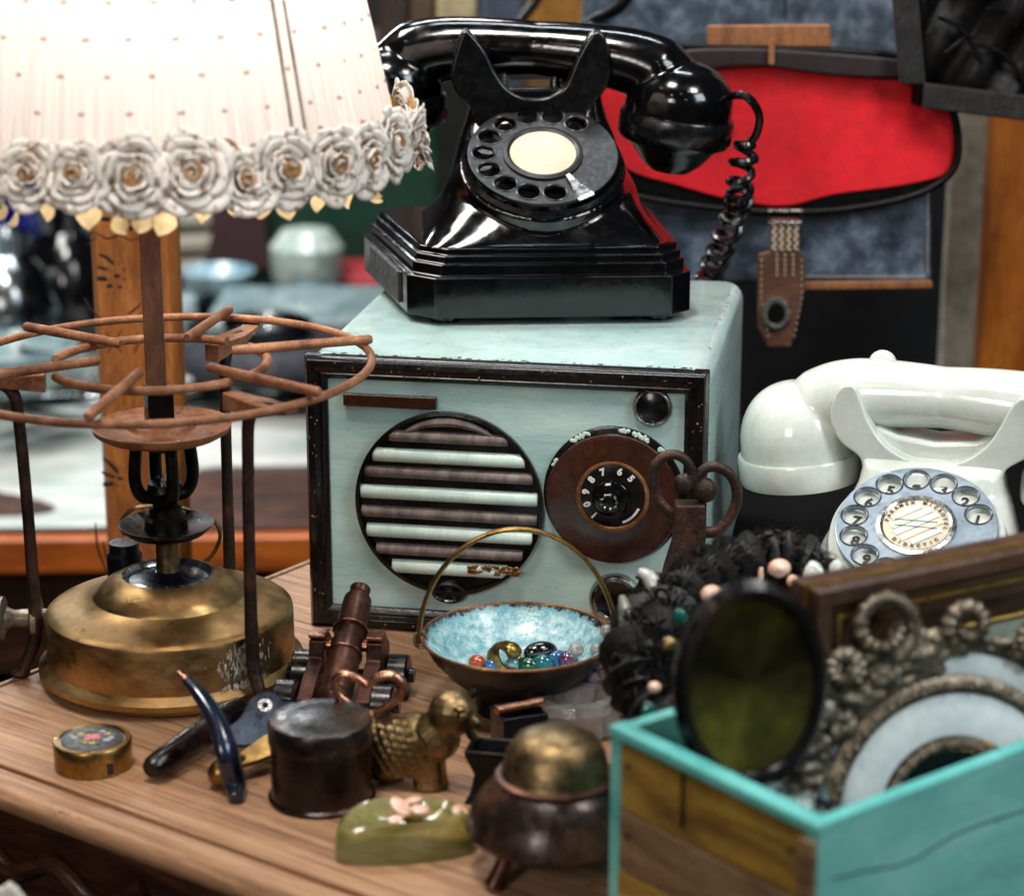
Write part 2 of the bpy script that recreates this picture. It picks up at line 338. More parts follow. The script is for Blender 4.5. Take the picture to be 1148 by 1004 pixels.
def smooth_path(pts, n=8, closed=False):
    pts = [Vector(p) for p in pts]; out = []; m = len(pts)
    rng = range(m) if closed else range(m-1)
    for i in rng:
        if closed: p0, p1, p2, p3 = pts[i-1], pts[i], pts[(i+1) % m], pts[(i+2) % m]
        else: p0, p1, p2, p3 = pts[max(i-1, 0)], pts[i], pts[i+1], pts[min(i+2, m-1)]
        for k in range(n):
            t = k/n; out.append(.5*((2*p1)+(-p0+p2)*t+(2*p0-5*p1+4*p2-p3)*t*t+(-p0+3*p1-3*p2+p3)*t**3))
    if not closed: out.append(pts[-1])
    return out
def lerp_r(rs, n):
    out = []
    for i in range(len(rs)-1):
        for k in range(n): out.append(rs[i]+(rs[i+1]-rs[i])*k/n)
    return out+[rs[-1]]
def rect_frame(mb, w, h, prof, M=None):
    """mitred frame in the xz plane, centred; prof = (inset from outer edge, proud towards -y)"""
    rings = []
    for ins, pr in prof:
        a, b = w/2-ins, h/2-ins
        r = [Vector((-a, -pr, -b)), Vector((a, -pr, -b)), Vector((a, -pr, b)), Vector((-a, -pr, b))]
        rings.append([M@p for p in r] if M else r)
    mb.loft(rings, cap=False, closed=True); return mb
RX = Matrix.Rotation
def T(x, y, z): return Matrix.Translation((x, y, z))

# ================================================================== SETTING
fl = MB().box((0, 3, -.96), (12, 12, .02)).build('floor', darkwall); tag(fl, 'dark floor lost in shadow below the stall', 'floor', kind='structure')
wl = MB().box((.2, 3.9, .6), (7, .05, 3.4)).build('back_wall', darkwall); tag(wl, 'dark wall behind the stall', 'wall', kind='structure')

# table: corner of an old oak table pointing left
U = Vector((.804, -.594, 0)).normalized(); V = Vector((-U.y, U.x, 0)) if U.x > 0 else None
V = Vector((.594, .804, 0)).normalized()
G0 = onz(0, 857); B0 = onz(0, 770)
# corner = G0 + s*U such that it lies on B0 + t*V
sU = (B0-G0).dot(U); corner = G0+U*sU
aU = math.atan2(U.y, U.x)
tb = thing('wooden_table', 'worn oak table with rounded front edge carrying all the bric a brac', 'table', (corner.x, corner.y, 0), math.degrees(aU))
# local: x along U, y along V
Lx, Ly = .95, .75
mb = MB(); mb.box((Lx/2, Ly/2+.0008, -.009), (Lx, Ly-.0016, .018)); mb.build('tabletop', oak, tb, bevel=.001)
mb = MB()
prof = [(0, 0.0)]
pts = [(-.0016, -.0020), (-.003, .0002), (-.007, .0004), (-.012, -.0008), (-.0160, -.0035), (-.0180, -.0075), (-.0172, -.0118), (-.0140, -.0145), (-.008, -.0155), (-.0012, -.0155)]
mb.loft([[Vector((x, y, z)) for y, z in pts] for x in (-.03, Lx)]); mb.build('front_edge', oak, tb, ang=60)
mb = MB(); mb.loft([[Vector((y*.5-.0005, x, z)) for y, z in pts] for x in (0, Ly)]); mb.build('side_edge', oak, tb, ang=60)
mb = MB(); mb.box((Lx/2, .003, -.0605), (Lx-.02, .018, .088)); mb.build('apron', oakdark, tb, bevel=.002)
mb = MB()
for k in range(5): 
    x = .12+k*.17
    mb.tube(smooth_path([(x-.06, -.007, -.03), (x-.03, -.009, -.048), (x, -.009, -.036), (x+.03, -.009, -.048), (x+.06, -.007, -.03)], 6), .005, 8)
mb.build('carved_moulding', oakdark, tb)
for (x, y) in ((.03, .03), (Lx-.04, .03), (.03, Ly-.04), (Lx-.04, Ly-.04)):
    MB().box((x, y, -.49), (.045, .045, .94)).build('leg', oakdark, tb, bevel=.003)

# ================================================================== RADIO
RFL = Vector((-.113, 1.232, 0)); RAng = -10.0
rdir = Vector((math.cos(R(RAng)), math.sin(R(RAng)), 0)); rn = Vector((math.sin(R(RAng)), -math.cos(R(RAng)), 0))
RW, RH, RD = .2215, .157, .226
rc = RFL+rdir*RW/2
rad = thing('vintage_radio', 'mint painted old valve radio with striped round grille and brown tuning dial', 'radio', tuple(rc), RAng)
def rp(px, py):
    p = hitp(px, py, RFL, rn)-rc; return (p.dot(rdir), p.z)
# cabinet: rounded long edges
def cabsec(y, ins=0.0):
    r = .011; out = []
    w = RW/2-ins; h = RH-ins
    for cx, cz, a0 in ((w-r, h-r, 0), (-w+r, h-r, 90), (-w+.003, ins+.003, 180), (w-.003, ins+.003, 270)):
        rr = r if cz > .05 else .003
        for k in range(7):
            a = R(a0+15*k); out.append(Vector((cx+rr*math.cos(a), y, cz+rr*math.sin(a))))
    return out
mb = MB(); mb.loft([cabsec(.0006), cabsec(.0), cabsec(RD-.003), cabsec(RD, .003)]); mb.build('cabinet', mint, rad, ang=50)
mb = MB(); rect_frame(mb, RW-.0006, RH-.0008, [(0, -.004), (0, .0035), (.002, .0065), (.0055, .0075), (.0085, .0055), (.0098, .0062), (.0125, .0035), (.0125, -.002)], T(0, 0, RH/2)); mb.build('front_moulding', blackp, rad, ang=50, bevel=.0005)
mb = MB(); mb.box((0, -.0006, RH/2), (RW-.02, .002, RH-.02)); mb.build('front_panel', mint, rad)
# chips
mb = MB()
def chip(x, y, z, r, rot): mb.ball((x, y, z), (r*random.uniform(.6, 1.8), r*random.uniform(.5, 1.2), r*.16), rot, seg=7)
for k in range(46): chip(random.uniform(-RW/2+.01, RW/2-.008), .0012+abs(random.gauss(0, .0012)), RH+.0001, random.uniform(.0004, .0014), (0, 0, random.uniform(-.4, .4)))
_cm = pm('bare_metal_chip', ['2a1e16', '4a3628'], 60, rough=.6)
mb.build('chipped_edge', _cm, rad); mb = MB()
for k in range(30): chip(RW/2-.0008+0*k, random.uniform(.002, .010), random.uniform(.01, RH-.012), random.uniform(.0004, .0012), (0, PI/2, 0))
mb.build('chipped_edge', _cm, rad); mb = MB()
for k in range(26): chip(random.uniform(RW/2-.008, RW/2-.004), random.uniform(.01, RD), RH-.0012, random.uniform(.0003, .0009), (0, R(30), 0))
mb.build('chipped_edge', _cm, rad)
mb = MB()
for k in range(150):
    e_ = random.random(); hw_, hh_ = RW/2-.006, RH/2-.006
    if e_ < .5: p_ = (random.uniform(-hw_, hw_), random.choice((-1, 1))*hh_)
    else: p_ = (random.choice((-1, 1))*hw_, random.uniform(-hh_, hh_))
    mb.ball((p_[0]+random.uniform(-.003, .003), -.0072+random.uniform(-.0002, .0012), RH/2+p_[1]+random.uniform(-.003, .003)), (random.uniform(.0003, .0014), .0004, random.uniform(.0002, .0007)), (0, random.choice((0, PI/2)), 0), seg=6)
mb.build('moulding_wear', gold_worn, rad)
# grille
gx, gz = rp(505, 562); gr = .0525
Mf = lambda x, z, y=0.0: T(x, y, z)@RX(PI/2, 4, 'X')        # lathe axis z -> -y
mb = MB(); mb.lathe([(0, -.001), (gr-.003, -.001), (gr-.002, .0045), (gr, .004), (gr, .0012), (0, .0006)], M=Mf(gx, gz, -.0018), seg=96)
gobj = mb.build('speaker_grille', blackp, rad)
rows = [(489, 'mauve_slat'), (511, 'mint_pale'), (530, 'mauve_slat'), (553, 'mint_pale'), (575, 'mauve_slat'), (596, 'mint_pale'), (616, 'mauve_slat'), (635, 'mint_pale')]
for py, mt in rows:
    _, z = rp(505, py); dz = z-gz; h = .0032 if mt == 'mauve_slat' else .0039
    hw = math.sqrt(max(0, (gr-.0035)**2-(abs(dz)+h*.7)**2)); hw2 = math.sqrt((gr-.0022)**2-dz**2)
    mb = MB()
    rings = []
    for x in (-hw2+.0006, -hw2+.003, hw2-.003, hw2-.0006):
        s_ = .6 if abs(x) > hw2-.002 else 1
        rings.append([Vector((gx+x, -.0032-.0042*s_*max(0, math.cos(a)) if abs(math.cos(a)) > .01 else -.0032, z+h*math.sin(a)*(1 if x else 1))) for a in [R(-90+180*k/8) for k in range(9)]]+[Vector((gx+x, -.002, z+h)), Vector((gx+x, -.002, z-h))])
    mb.loft(rings); sl = mb.build('slat', mt, gobj)
    if py == 635: tag(sl, 'lowest pale slat with flaked brown paint')
bx, bz = rp(555, 634)
mb = MB()
for k in range(26):
    x = bx+random.uniform(-.013, .015); mb.ball((x, -.0078+random.uniform(0, .0008), bz+random.uniform(-.0022, .002)), (random.uniform(.0012, .003), .0005, random.uniform(.0008, .0016)), (0, random.uniform(-.5, .5), 0), seg=8)
mb.build('flaked_patch', gold_worn, gobj)
sx_, sz_ = rp(505, 661); MB().lathe([(0, -.001), (.010, -.001), (.0098, .002), (.008, .003), (.006, .0015), (0, .001)], M=Mf(sx_, sz_, -.003), sy=.62, seg=32).build('badge', bakeworn, gobj)
sx_, sz_ = rp(505, 476); 
mb = MB(); rr_ = gr-.006
mb.tube([Vector((gx+rr_*math.sin(a), -.0045, gz+rr_*math.cos(a))) for a in [R(-38+76*k/20) for k in range(21)]], [.0005+.0022*math.sin(PI*k/20) for k in range(21)], 8); mb.build('grille_arch', mauve, gobj)
# tuning dial
tx, tz = rp(688, 555)
mb = MB(); mb.lathe([(0, 0), (.0385, 0), (.0385, .0016), (.037, .0022), (0, .0022)], M=Mf(tx+.0004, tz+.0012, -.0016), seg=80); backd = mb.build('dial_backing', blackp, rad)
mb = MB()
for a, l in ((112, 14), (78, 7), (60, 12), (40, 8), (150, 5)):
    for k in range(l):
        aa = R(a+k*1.2+random.uniform(-.4, .4)); rr_ = .0365+random.uniform(-.0006, .0012)
        mb.ball((tx+.0004+rr_*math.cos(aa), -.0040, tz+.0012+rr_*math.sin(aa)), (.0010, .0003, .0010+.0005*random.random()), (0, random.random(), 0), seg=8)
mb.build('paint_flakes', mintpale, backd)
mb = MB(); mb.lathe([(0, .001), (.0355, .001), (.0365, .0025), (.036, .0038), (.034, .0042), (.019, .0036), (0, .0036)], M=Mf(tx, tz-.0006, -.0026), seg=80); dial = mb.build('tuning_dial', brownb, rad)
mb = MB(); mb.lathe([(.0165, 0), (.0202, 0), (.0198, .0014), (.018, .0018), (.0168, .0012)], M=Mf(tx+.0002, tz+.001, -.0060), seg=64, closed=True); mb.build('worn_ring', gold_worn, dial)
mb = MB(); mb.lathe([(0, 0), (.0178, 0), (.0174, .0022), (.0125, .0034), (0, .0034)], M=Mf(tx+.0006, tz+.0022, -.0062), seg=64); mb.build('number_disc', blackp, dial)
nx, nz_ = tx+.0006, tz+.0022
mb = MB()
for ch, a in (('5', 47), ('6', 75), ('7', 112), ('8', 142), ('9', 172), ('0', 200), ('1', 228)):
    rr_ = .0145; M = T(nx+rr_*math.cos(R(a)), -.0097, nz_+rr_*math.sin(R(a)))@RX(PI/2, 4, 'X')@RX(R(a-90), 4, 'Z')
    mb.mesh(text_mesh(ch, .0052, .0002, .00025), M)
mb.build('numerals', white_ink, dial)
mb = MB(); mb.tube([Vector((nx+.0155*math.cos(a), -.0092, nz_+.0155*math.sin(a))) for a in [R(-68+44*k/12) for k in range(13)]], .0007, 8); mb.build('index_line', white_ink, dial)
mb = MB(); mb.lathe([(0, 0), (.0108, 0), (.0104, .004), (.0095, .0048), (.0055, .005), (.005, .009), (.0035, .0098), (0, .0094)], M=Mf(nx-.0006, nz_-.0005, -.0094), seg=40); kb = mb.build('tuning_knob', bake, dial)
mb = MB()
for k in range(9):
    a = R(40*k); mb.ball((nx-.0006+.0042*math.cos(a), -.0192, nz_-.0003+.004*math.sin(a)), (.0011, .0006, .0008), (0, a, 0), seg=8)
mb.build('broken_spline', silver, dial)
# eye and small knob
ex, ez = rp(732, 455)
MB().lathe([(.0085, 0), (.0108, 0), (.0106, .002), (.0096, .003), (.0086, .0024)], M=Mf(ex, ez, -.0016), seg=48, closed=True).build('eye_ring', silver, rad)
MB().lathe([(0, 0), (.0092, 0), (.0088, .001), (.005, .0028), (0, .0032)], M=Mf(ex, ez, -.0016), seg=48).build('magic_eye', bakeworn, rad)
kx, kz = rp(691, 669)
kn = MB().lathe([(.0105, 0), (.0148, 0), (.0145, .0035), (.0132, .0055), (.0115, .0058), (.0105, .004)], M=Mf(kx, kz, -.0016), seg=48, closed=True).build('volume_knob', silver, rad)
MB().lathe([(0, 0), (.0112, 0), (.011, .0035), (.0085, .0025), (0, .0022)], M=Mf(kx, kz, -.0016), seg=48).build('knob_face', bake, kn)
lx0, lz0 = rp(387, 443); lx1, lz1 = rp(491, 451)
MB().box(((lx0+lx1)/2, -.003, (lz0+lz1)/2-.0003), (lx1-lx0, .0045, .0068)).build('name_strip', brownb, rad, bevel=.0006)

# ================================================================== TELEPHONES
def make_dial(parent, M, rad_, mat_plate, mat_wheel, mat_ring, mat_card, a_first, n_holes, step, hole_r, hole_c, finger_a, card_r, name='finger_wheel', digits=False, bezel_mat=None):
    pl = MB().lathe([(0, -.006), (rad_*1.03, -.006), (rad_*1.04, -.001), (rad_*1.0, .0012), (rad_*.97, .0004), (0, .0004)], M=M, seg=80).build('number_plate', mat_plate, parent)
    holes = [circ(hole_r, 28, (hole_c*math.cos(R(a_first+step*k)), hole_c*math.sin(R(a_first+step*k)))) for k in range(n_holes)]
    me = plate_mesh(circ(rad_*.955, 96), holes, .0016, .0006)
    w = MB().mesh(me, M@T(0, 0, .0042)).build(name, mat_wheel, parent, ang=30)
    for k in range(n_holes):
        a = R(a_first+step*k); ring = [Vector((hole_c*math.cos(a)+(hole_r+.0002)*math.cos(2*PI*j/28), hole_c*math.sin(a)+(hole_r+.0002)*math.sin(2*PI*j/28), .0056)) for j in range(28)]
        MB().tube([M@p for p in ring], .00055, 6, closed=True).build('finger_hole_rim', mat_ring, w)
    # centre
    MB().lathe([(card_r*.98, .003), (card_r*1.22, .0045), (card_r*1.2, .0068), (card_r*1.08, .0074), (card_r, .0066)], M=M, seg=64, closed=True).build('centre_ring', bezel_mat or mat_wheel, w)
    MB().lathe([(0, .004), (card_r*1.02, .004), (card_r*.99, .0064), (card_r*.6, .0068), (0, .0069)], M=M, seg=64).build('centre_card', mat_card, w)
    if digits:
        mb = MB()
        for k in range(n_holes):
            a = R(a_first+step*k); mb.mesh(text_mesh('1234567890'[k], .0095, .0001, .0003), M@T(hole_c*.98*math.cos(a), hole_c*.98*math.sin(a), .0009)@RX(R(-12), 4, 'Z'))
        mb.build('numerals', black_ink, pl)
    # finger stop
    a = R(finger_a); c, s_ = math.cos(a), math.sin(a); r0, r1 = card_r*1.25, rad_*1.02
    def pol(r, t): return M@Vector((r*math.cos(a+t), r*math.sin(a+t), .0078 if r < rad_*.9 else .0066))
    ring1 = []; prof_ = [(r0, -.05, .06), (r0+(r1-r0)*.4, -.10, .05), (r0+(r1-r0)*.8, -.16, .10), (r1*.97, -.16, .10), (r1, -.14, .08)]
    mb = MB(); rr1 = []
    for (r, t0, t1) in prof_: 
        p0, p1 = pol(r, t0), pol(r, t1); d = (M.to_3x3()@Vector((0, 0, -1)))*.0012
        rr1.append([p0, p1, p1+d, p0+d])
    mb.loft(rr1)
    return w, mb.build('finger_stop', silver, parent, bevel=.0003)
def make_handset(parent, M, mat, L=.086, arch=.012, hr=.0165, head_r=.033, cap_mat=None, dome=.034, tilt=5, cone=True, hz=-.016):
    mb = MB()
    pts = smooth_path([(-L-.001, 0, hz-.004), (-L*.82, 0, hz*.4+.0044), (-L*.55, 0, arch*.75), (0, 0, arch), (L*.55, 0, arch*.75), (L*.82, 0, hz*.4+.0044), (L+.001, 0, hz-.004)], 8)
    rr = lerp_r([head_r*.50, head_r*.66, hr*1.16, hr*.97, hr*1.16, head_r*.66, head_r*.50], 8)
    mb.tube(pts, rr, 32, up=(0, 0, 1), flat=1.0)
    for s_ in (-1, 1):
        Mh = T(s_*L, 0, hz)@RX(R(s_*tilt), 4, 'Y')
        mb.lathe([(0, -.02), (head_r, -.02), (head_r, -.012)]+[(head_r*math.cos(R(t))**.85, -.010+dome*math.sin(R(t))) for t in range(8, 90, 8)]+[(0, -.010+dome)], M=Mh, seg=48)
    for v in mb.bm.verts: v.co = M@v.co
    h = mb.build('handset', mat, parent, remesh=.0013, smooth=6)
    for s_ in (-1, 1):
        Mh = M@T(s_*L, 0, hz)@RX(R(s_*tilt), 4, 'Y')
        cp = [(0, -.036), (head_r*.8, -.036), (head_r*1.03, -.034), (head_r*1.06, -.031), (head_r*1.07, -.019), (head_r*1.05, -.0175), (0, -.0165)]
        if cone: cp = [(0, -.052), (head_r*.35, -.052), (head_r*.55, -.047), (head_r*.8, -.037), (head_r*1.0, -.034)]+cp[3:]
        MB().lathe(cp, M=Mh, seg=56).build('earpiece_cap' if s_ < 0 else 'mouthpiece_cap', cap_mat or mat, h, ang=35)
    return h
# ---- black telephone
pc = Vector((.024, 1.297, RH+.0045)); prz = 3.0
ph = thing('rotary_telephone', 'shiny black bakelite rotary telephone with cream dial centre standing on the mint radio', 'telephone', (pc.x, pc.y, RH), prz)
z0 = .0045
def oct_ring(hw, yf, yb, cf, z, back=1.12):
    sk = lambda x, y: x-.13*(y-yf)
    P = [(-hw+cf, yf), (hw-cf, yf), (hw, yf+cf), (hw*back, yb-cf), (hw*back-cf, yb), (-hw*back+cf, yb), (-hw*back, yb-cf), (-hw, yf+cf)]
    return [Vector((sk(x, y), y, z+z0)) for x, y in P]
mb = MB()
ts = [(0, .082, 0), (.0235, .082, 0), (.0240, .0785, .0035), (.0305, .0785, .0035), (.0308, .0765, .0055), (.0350, .0765, .0055), (.0353, .0745, .0075), (.0390, .0745, .0075), (.0395, .072, .010)]
mb.loft([oct_ring(hw, d-.0, .150-d, .014, z) for z, hw, d in ts]); mb.build('base', bake, ph, bevel=.0011, bseg=3)
MB().box((-.0962, .070, z0+.0120), (.0022, .080, .018), (0, 0, R(12))).build('side_panel', rimgrey, ph)
for x, y in ((-.062, .018), (.062, .018), (-.06, .13), (.055, .13)): MB().lathe([(0, 0), (.009, 0), (.0095, .002), (.008, .006), (0, .006)], c=(x, y, 0), seg=20).build('foot', bakeworn, ph)
DT = 31; Dc = Vector((-.0035, .050, .0865)); dialR = .0455
mb = MB()
secs = [(.038, .0715, .008, .142, 9), (.042, .069, .010, .140, 6), (.048, .0635, .014, .136, 4.5), (.056, .058, .020, .133, 3.6), (.066, .0535, .034, .131, 3.2), (.078, .050, .050, .129, 3), (.090, .0465, .064, .127, 3), (.100, .0425, .076, .126, 3.4), (.110, .0395, .083, .125, 4), (.120, .0385, .085, .125, 5)]
mb.loft([sq(hw, yf, yb, z+z0, p, 72, -.004) for z, hw, yf, yb, p in secs])
MD = T(*Dc)@RX(R(DT), 4, 'X')@RX(R(-6), 4, 'Z')
mb.lathe([(0, -.035), (.060, -.035), (.057, -.026), (.052, -.016), (.0495, -.009), (.0485, -.003), (0, -.003)], M=MD, seg=80)
mb.build('body', bake, ph, remesh=.0011, smooth=8)
make_dial(ph, MD, dialR, bakeworn, bakemat, rimgrey, ivory, 58, 10, 25.2, .0068, .0345, -52, .0195)
# cradle forks
def fork_outline(k=1.0, top=.1555, v=.1085, base=.098):
    pts = [(-.034, base), (-.038, .110), (-.0445, .117), (-.0490, .125), (-.0495, .134), (-.0465, .146), (-.0435, .1545), (-.0405, .1565), (-.0375, .1545), (-.0300, .145), (-.0235, .132), (-.0165, .1225), (-.007, .1172), (.003, .1165), (.0115, .1190), (.0185, .125), (.0248, .140), (.0315, .152), (.0365, .1555), (.0405, .1535), (.043, .146), (.0440, .134), (.0435, .125), (.0385, .117), (.032, .110), (.029, base)]
    return [(x-.006, z) for x, z in pts]
fk = smooth_path([Vector((x, 0, z)) for x, z in fork_outline()], 4)
fo = [(p.x, p.z+z0-.002) for p in fk]
for (ya, yb_) in ((.079, .0935), (.133, .145)):
    mb = MB(); mb.prism(fo, ya, yb_); mb.build('cradle_fork', bakeworn, ph, bevel=.0048, bseg=4)
mb = MB(); mb.loft([[Vector((x*s2-.008, y, z)) for x, z in [(-.03, .095), (-.0300, .128), (-.02, .116), (0, .110), (.02, .116), (.030, .128), (.03, .095)]] for y, s2 in ((.090, .95), (.112, 1), (.137, .95))]); mb.build('cradle_bridge', bake, ph, bevel=.003, bseg=3)
for x in (-.024, .008): MB().lathe([(0, 0), (.0035, 0), (.0035, .006), (0, .007)], c=(x, .112, .120+z0), seg=16).build('hook_plunger', silver, ph)
MH = T(-.0045, .112, .1285+z0)@RX(R(-11), 4, 'Z')@RX(R(2.5), 4, 'Y')
make_handset(ph, MH, bake, cap_mat=bakeworn, hz=-.005, dome=.025, L=.0895, head_r=.0325)
# cord, in world space -> phone local
Mp = (T(pc.x, pc.y, RH)@RX(R(prz), 4, 'Z')).inverted()
YC = 1.395
_e = T(pc.x, pc.y, RH)@RX(R(prz), 4, 'Z')@MH@Vector((.086+.030, 0, -.010))
path = [_e, at(836, 108, 1.378), at(851, 128, 1.385), at(848, 150, 1.39), at(838, 163, YC)]
st = smooth_path(path, 8)
coilpath = smooth_path([at(840, 160, YC), at(832, 185, YC), at(829, 215, 1.40), at(827, 232, 1.41), at(815, 262, 1.43), at(804, 288, 1.45), at(795, 310, 1.47), at(790, 345, 1.50)], 10)
hel = []; n = len(coilpath); turns = 11; K = 460
for i in range(K+1):
    f = i/K*(n-1); j = min(int(f), n-2); t = f-j; p = coilpath[j].lerp(coilpath[j+1], t); d = (coilpath[j+1]-coilpath[j]).normalized()
    a = Vector((1, 0, 0)); a = (a-d*a.dot(d)).normalized(); b = d.cross(a); ph_ = 2*PI*turns*i/K
    rr = .0066*min(1, i/12); hel.append(p+a*rr*math.cos(ph_)+b*rr*math.sin(ph_))
mb = MB(); mb.tube([Mp@p for p in st+hel[4:]], .0026, 8); mb.build('coiled_cord', bakeworn, ph)

# ---- white telephone
WS = .93
wpz = -17.0; wc = onz(1028, 593, .083); wd = Matrix.Rotation(R(wpz), 3, 'Z')@Vector((-.002, .052, 0))*WS
wp = thing('rotary_telephone', 'ivory white rotary telephone with grey metal dial behind the gilded picture frame', 'telephone', (wc.x-wd.x, wc.y-wd.y, 0), wpz); wp.scale = (WS, WS, WS)
mb = MB()
mb.loft([sq(.084*a, .0+.084*(1-a), .155-.04*(1-a), z, 7, 72) for z, a in ((0, 1), (.014, 1), (.017, .985), (.020, .955), (.024, .94))]); mb.build('base', cream, wp, ang=30)
mb = MB()
secs = [(.020, .078, .007, .147, 7), (.030, .072, .010, .143, 5), (.042, .066, .014, .139, 4), (.054, .060, .022, .136, 3.6), (.066, .055, .036, .133, 3.4), (.078, .051, .052, .131, 3.2), (.090, .047, .066, .129, 3.4), (.102, .042, .078, .128, 4), (.112, .040, .083, .127, 5), (.116, .043, .090, .127, 5)]
mb.loft([sq(hw, yf, yb, z, p, 72, 0) for z, hw, yf, yb, p in secs])
MD2 = T(-.002, .050, .088)@RX(R(30), 4, 'X')@RX(R(6), 4, 'Z')
mb.lathe([(0, -.035), (.060, -.035), (.056, -.024), (.051, -.013), (.049, -.004), (0, -.004)], M=MD2, seg=80)
mb.build('body', cream, wp, remesh=.0012, smooth=8)
w, fs = make_dial(wp, MD2, .0465, cream, dialgrey, rimgrey, ivory, 15, 10, 25.5, .0073, .0352, -62, .0185, digits=True, bezel_mat=silver)
# card: stripes and lettering
stp = [('pastel_mint', 'b9d6cf'), ('pastel_peach', 'dfc9b0'), ('pastel_blue', 'b4cdd4'), ('pastel_green', 'bfd6c6'), ('pastel_pink', 'dcc0b8')]
for k, off in enumerate((-.0105, -.0052, 0, .0052, .0105)):
    m_ = pm(stp[k][0], [stp[k][1]], 30, rough=.5, fine=0); hl = math.sqrt(.0143**2-off**2)
    MB().box((0, off, 0), (hl*2*.96, .0034, .0002), M=MD2@T(0, 0, .00715)@RX(R(32), 4, 'Z')).build('card_stripe', m_, w)
mb = MB()
for o_ in (.0022, -.0022): mb.box((0, o_, 0), (.024, .0003, .0003), M=MD2@T(0, 0, .00745)@RX(R(-6), 4, 'Z'))
for txt, a0, a1, flip in (('PARAMEX MICROTEL', 170, -10, 1), ('DIDACTIC', 225, 315, -1)):
    for i, ch in enumerate(txt):
        if ch == ' ': continue
        a = R(a0+(a1-a0)*i/(len(txt)-1)); mb.mesh(text_mesh(ch, .0031, .0001, .0001), MD2@T(.0163*math.cos(a), .0163*math.sin(a), .0072)@RX(a-PI/2 if flip > 0 else a+PI/2, 4, 'Z'))
mb.build('card_lettering', black_ink, w)
def fork2():
    pts = [(-.040, .108), (-.042, .116), (-.053, .124), (-.0585, .133), (-.0595, .143), (-.057, .153), (-.0525, .158), (-.047, .158), (-.043, .151), (-.037, .137), (-.027, .124), (-.012, .1165), (.004, .1155), (.018, .119), (.030, .129), (.037, .141), (.042, .152), (.047, .158), (.0525, .158), (.057, .153), (.0595, .143), (.0585, .133), (.053, .124), (.042, .116), (.040, .108)]
    return [(p.x, p.z) for p in smooth_path([Vector((x, 0, z)) for x, z in pts], 4)]
for ya, yb_ in ((.093, .105), (.128, .140)):
    MB().prism(fork2(), ya, yb_).build('cradle_fork', cream, wp, bevel=.003, bseg=4)
mb = MB(); mb.loft([[Vector((x, y, z)) for x, z in [(-.036, .105), (-.036, .134), (-.022, .128), (0, .1255), (.022, .128), (.036, .134), (.036, .105)]] for y in (.103, .132)]); mb.build('cradle_bridge', cream, wp, bevel=.003, bseg=3)
MB().ball((-.036, .131, .163), (.0085, .006, .0085)).build('cradle_knob', cream, wp)
make_handset(wp, T(.002, .118, .139)@RX(R(-3), 4, 'Z'), cream, L=.086, arch=.010, hr=.0185, head_r=.0345, dome=.036, hz=-.014, tilt=6, cone=False)

# ================================================================== STOVE LAMP
LY = 1.157; Lc = onz(186, 754); Lc = Vector((-.1815, LY, 0))
lamp = thing('table_lamp', 'brass paraffin stove turned into a lamp with rose trimmed cloth shade and rusty ring', 'lamp', tuple(Lc), 0)
mb = MB(); mb.lathe([(0, .004), (.050, .003), (.060, .0015), (.0665, .002), (.0700, .0055), (.0700, .0085), (.0675, .0105), (.0655, .0120), (.0652, .0350), (.0647, .0368), (.0630, .0380), (.0600, .0388), (.050, .0418), (.0405, .0442), (.0398, .0447), (.0390, .0462), (.034, .0512), (.027, .0550), (.0240, .0560), (.0225, .0545), (.0215, .0530), (.012, .0530), (.010, .055), (0, .055)], seg=128); tank = mb.build('fuel_tank', brass, lamp, ang=24)
mb = MB(); mb.lathe([(.0233, .0545), (.0245, .0558), (.023, .0566), (.0212, .0545), (.0208, .0534), (.0225, .0532)], seg=80, closed=True); mb.build('seam_ring', silver, tank)
mb = MB(); mb.lathe([(.0206, .0534), (.0205, .0536), (.011, .0545), (.0075, .0575), (.006, .0578), (0, .0578)], seg=64); mb.build('collar', blued, tank)
# lime scale streaks at the right-hand foot
mb = MB()
for k in range(420):
    a = R(-47+random.gauss(0, 6.5)); z = .012+abs(random.gauss(0, .011)); r = .0652 if z > .0145 else .067
    if z > .034: continue
    mb.ball((r*math.cos(a), r*math.sin(a), z), (.0003, .00035*random.uniform(.5, 1.5), random.uniform(.0006, .0026)), (0, 0, a), seg=6)
mb.build('limescale_streaks', lime, tank)
mb = MB(); mb.lathe([(.0056, .052), (.0056, .076), (.010, .0775), (.020, .0785), (.0245, .0825), (.0250, .0838), (.0238, .0838), (.019, .0815), (.0115, .081), (.0112, .0865), (.009, .088), (.0085, .0925), (.0062, .094), (0, .094)], seg=64); mb.build('burner_cup', soot, lamp, ang=45)
mb = MB(); mb.lathe([(0, .053), (.0075, .053), (.0062, .058), (.0058, .0765), (0, .0765)], seg=32); mb.build('riser_pipe', brassold, lamp)
mb = MB()
mb.lathe([(0, .090), (.006, .090), (.0075, .098), (.0095, .102), (.0085, .106), (0, .106)], seg=32)
for a in (25, 115, 205, 295):
    c, s_ = math.cos(R(a)), math.sin(R(a))
    mb.tube(smooth_path([(0.004*c, .004*s_, .098), (.012*c, .012*s_, .100), (.0155*c, .0155*s_, .108), (.0150*c, .0150*s_, .120), (.0135*c, .0135*s_, .131)], 5), .0034, 10)
mb.lathe([(0, .124), (.0085, .124), (.0095, .128), (.0085, .133), (0, .133)], seg=24)
mb.build('burner', soot, lamp)
mb = MB(); mb.lathe([(.0, .131), (.030, .1315), (.0352, .1345), (.0362, .1375), (.0350, .1378), (.0325, .1358), (.018, .1362), (.017, .1382), (.0, .1382)], seg=72); bp_ = mb.build('burner_plate', rust, lamp, ang=45)
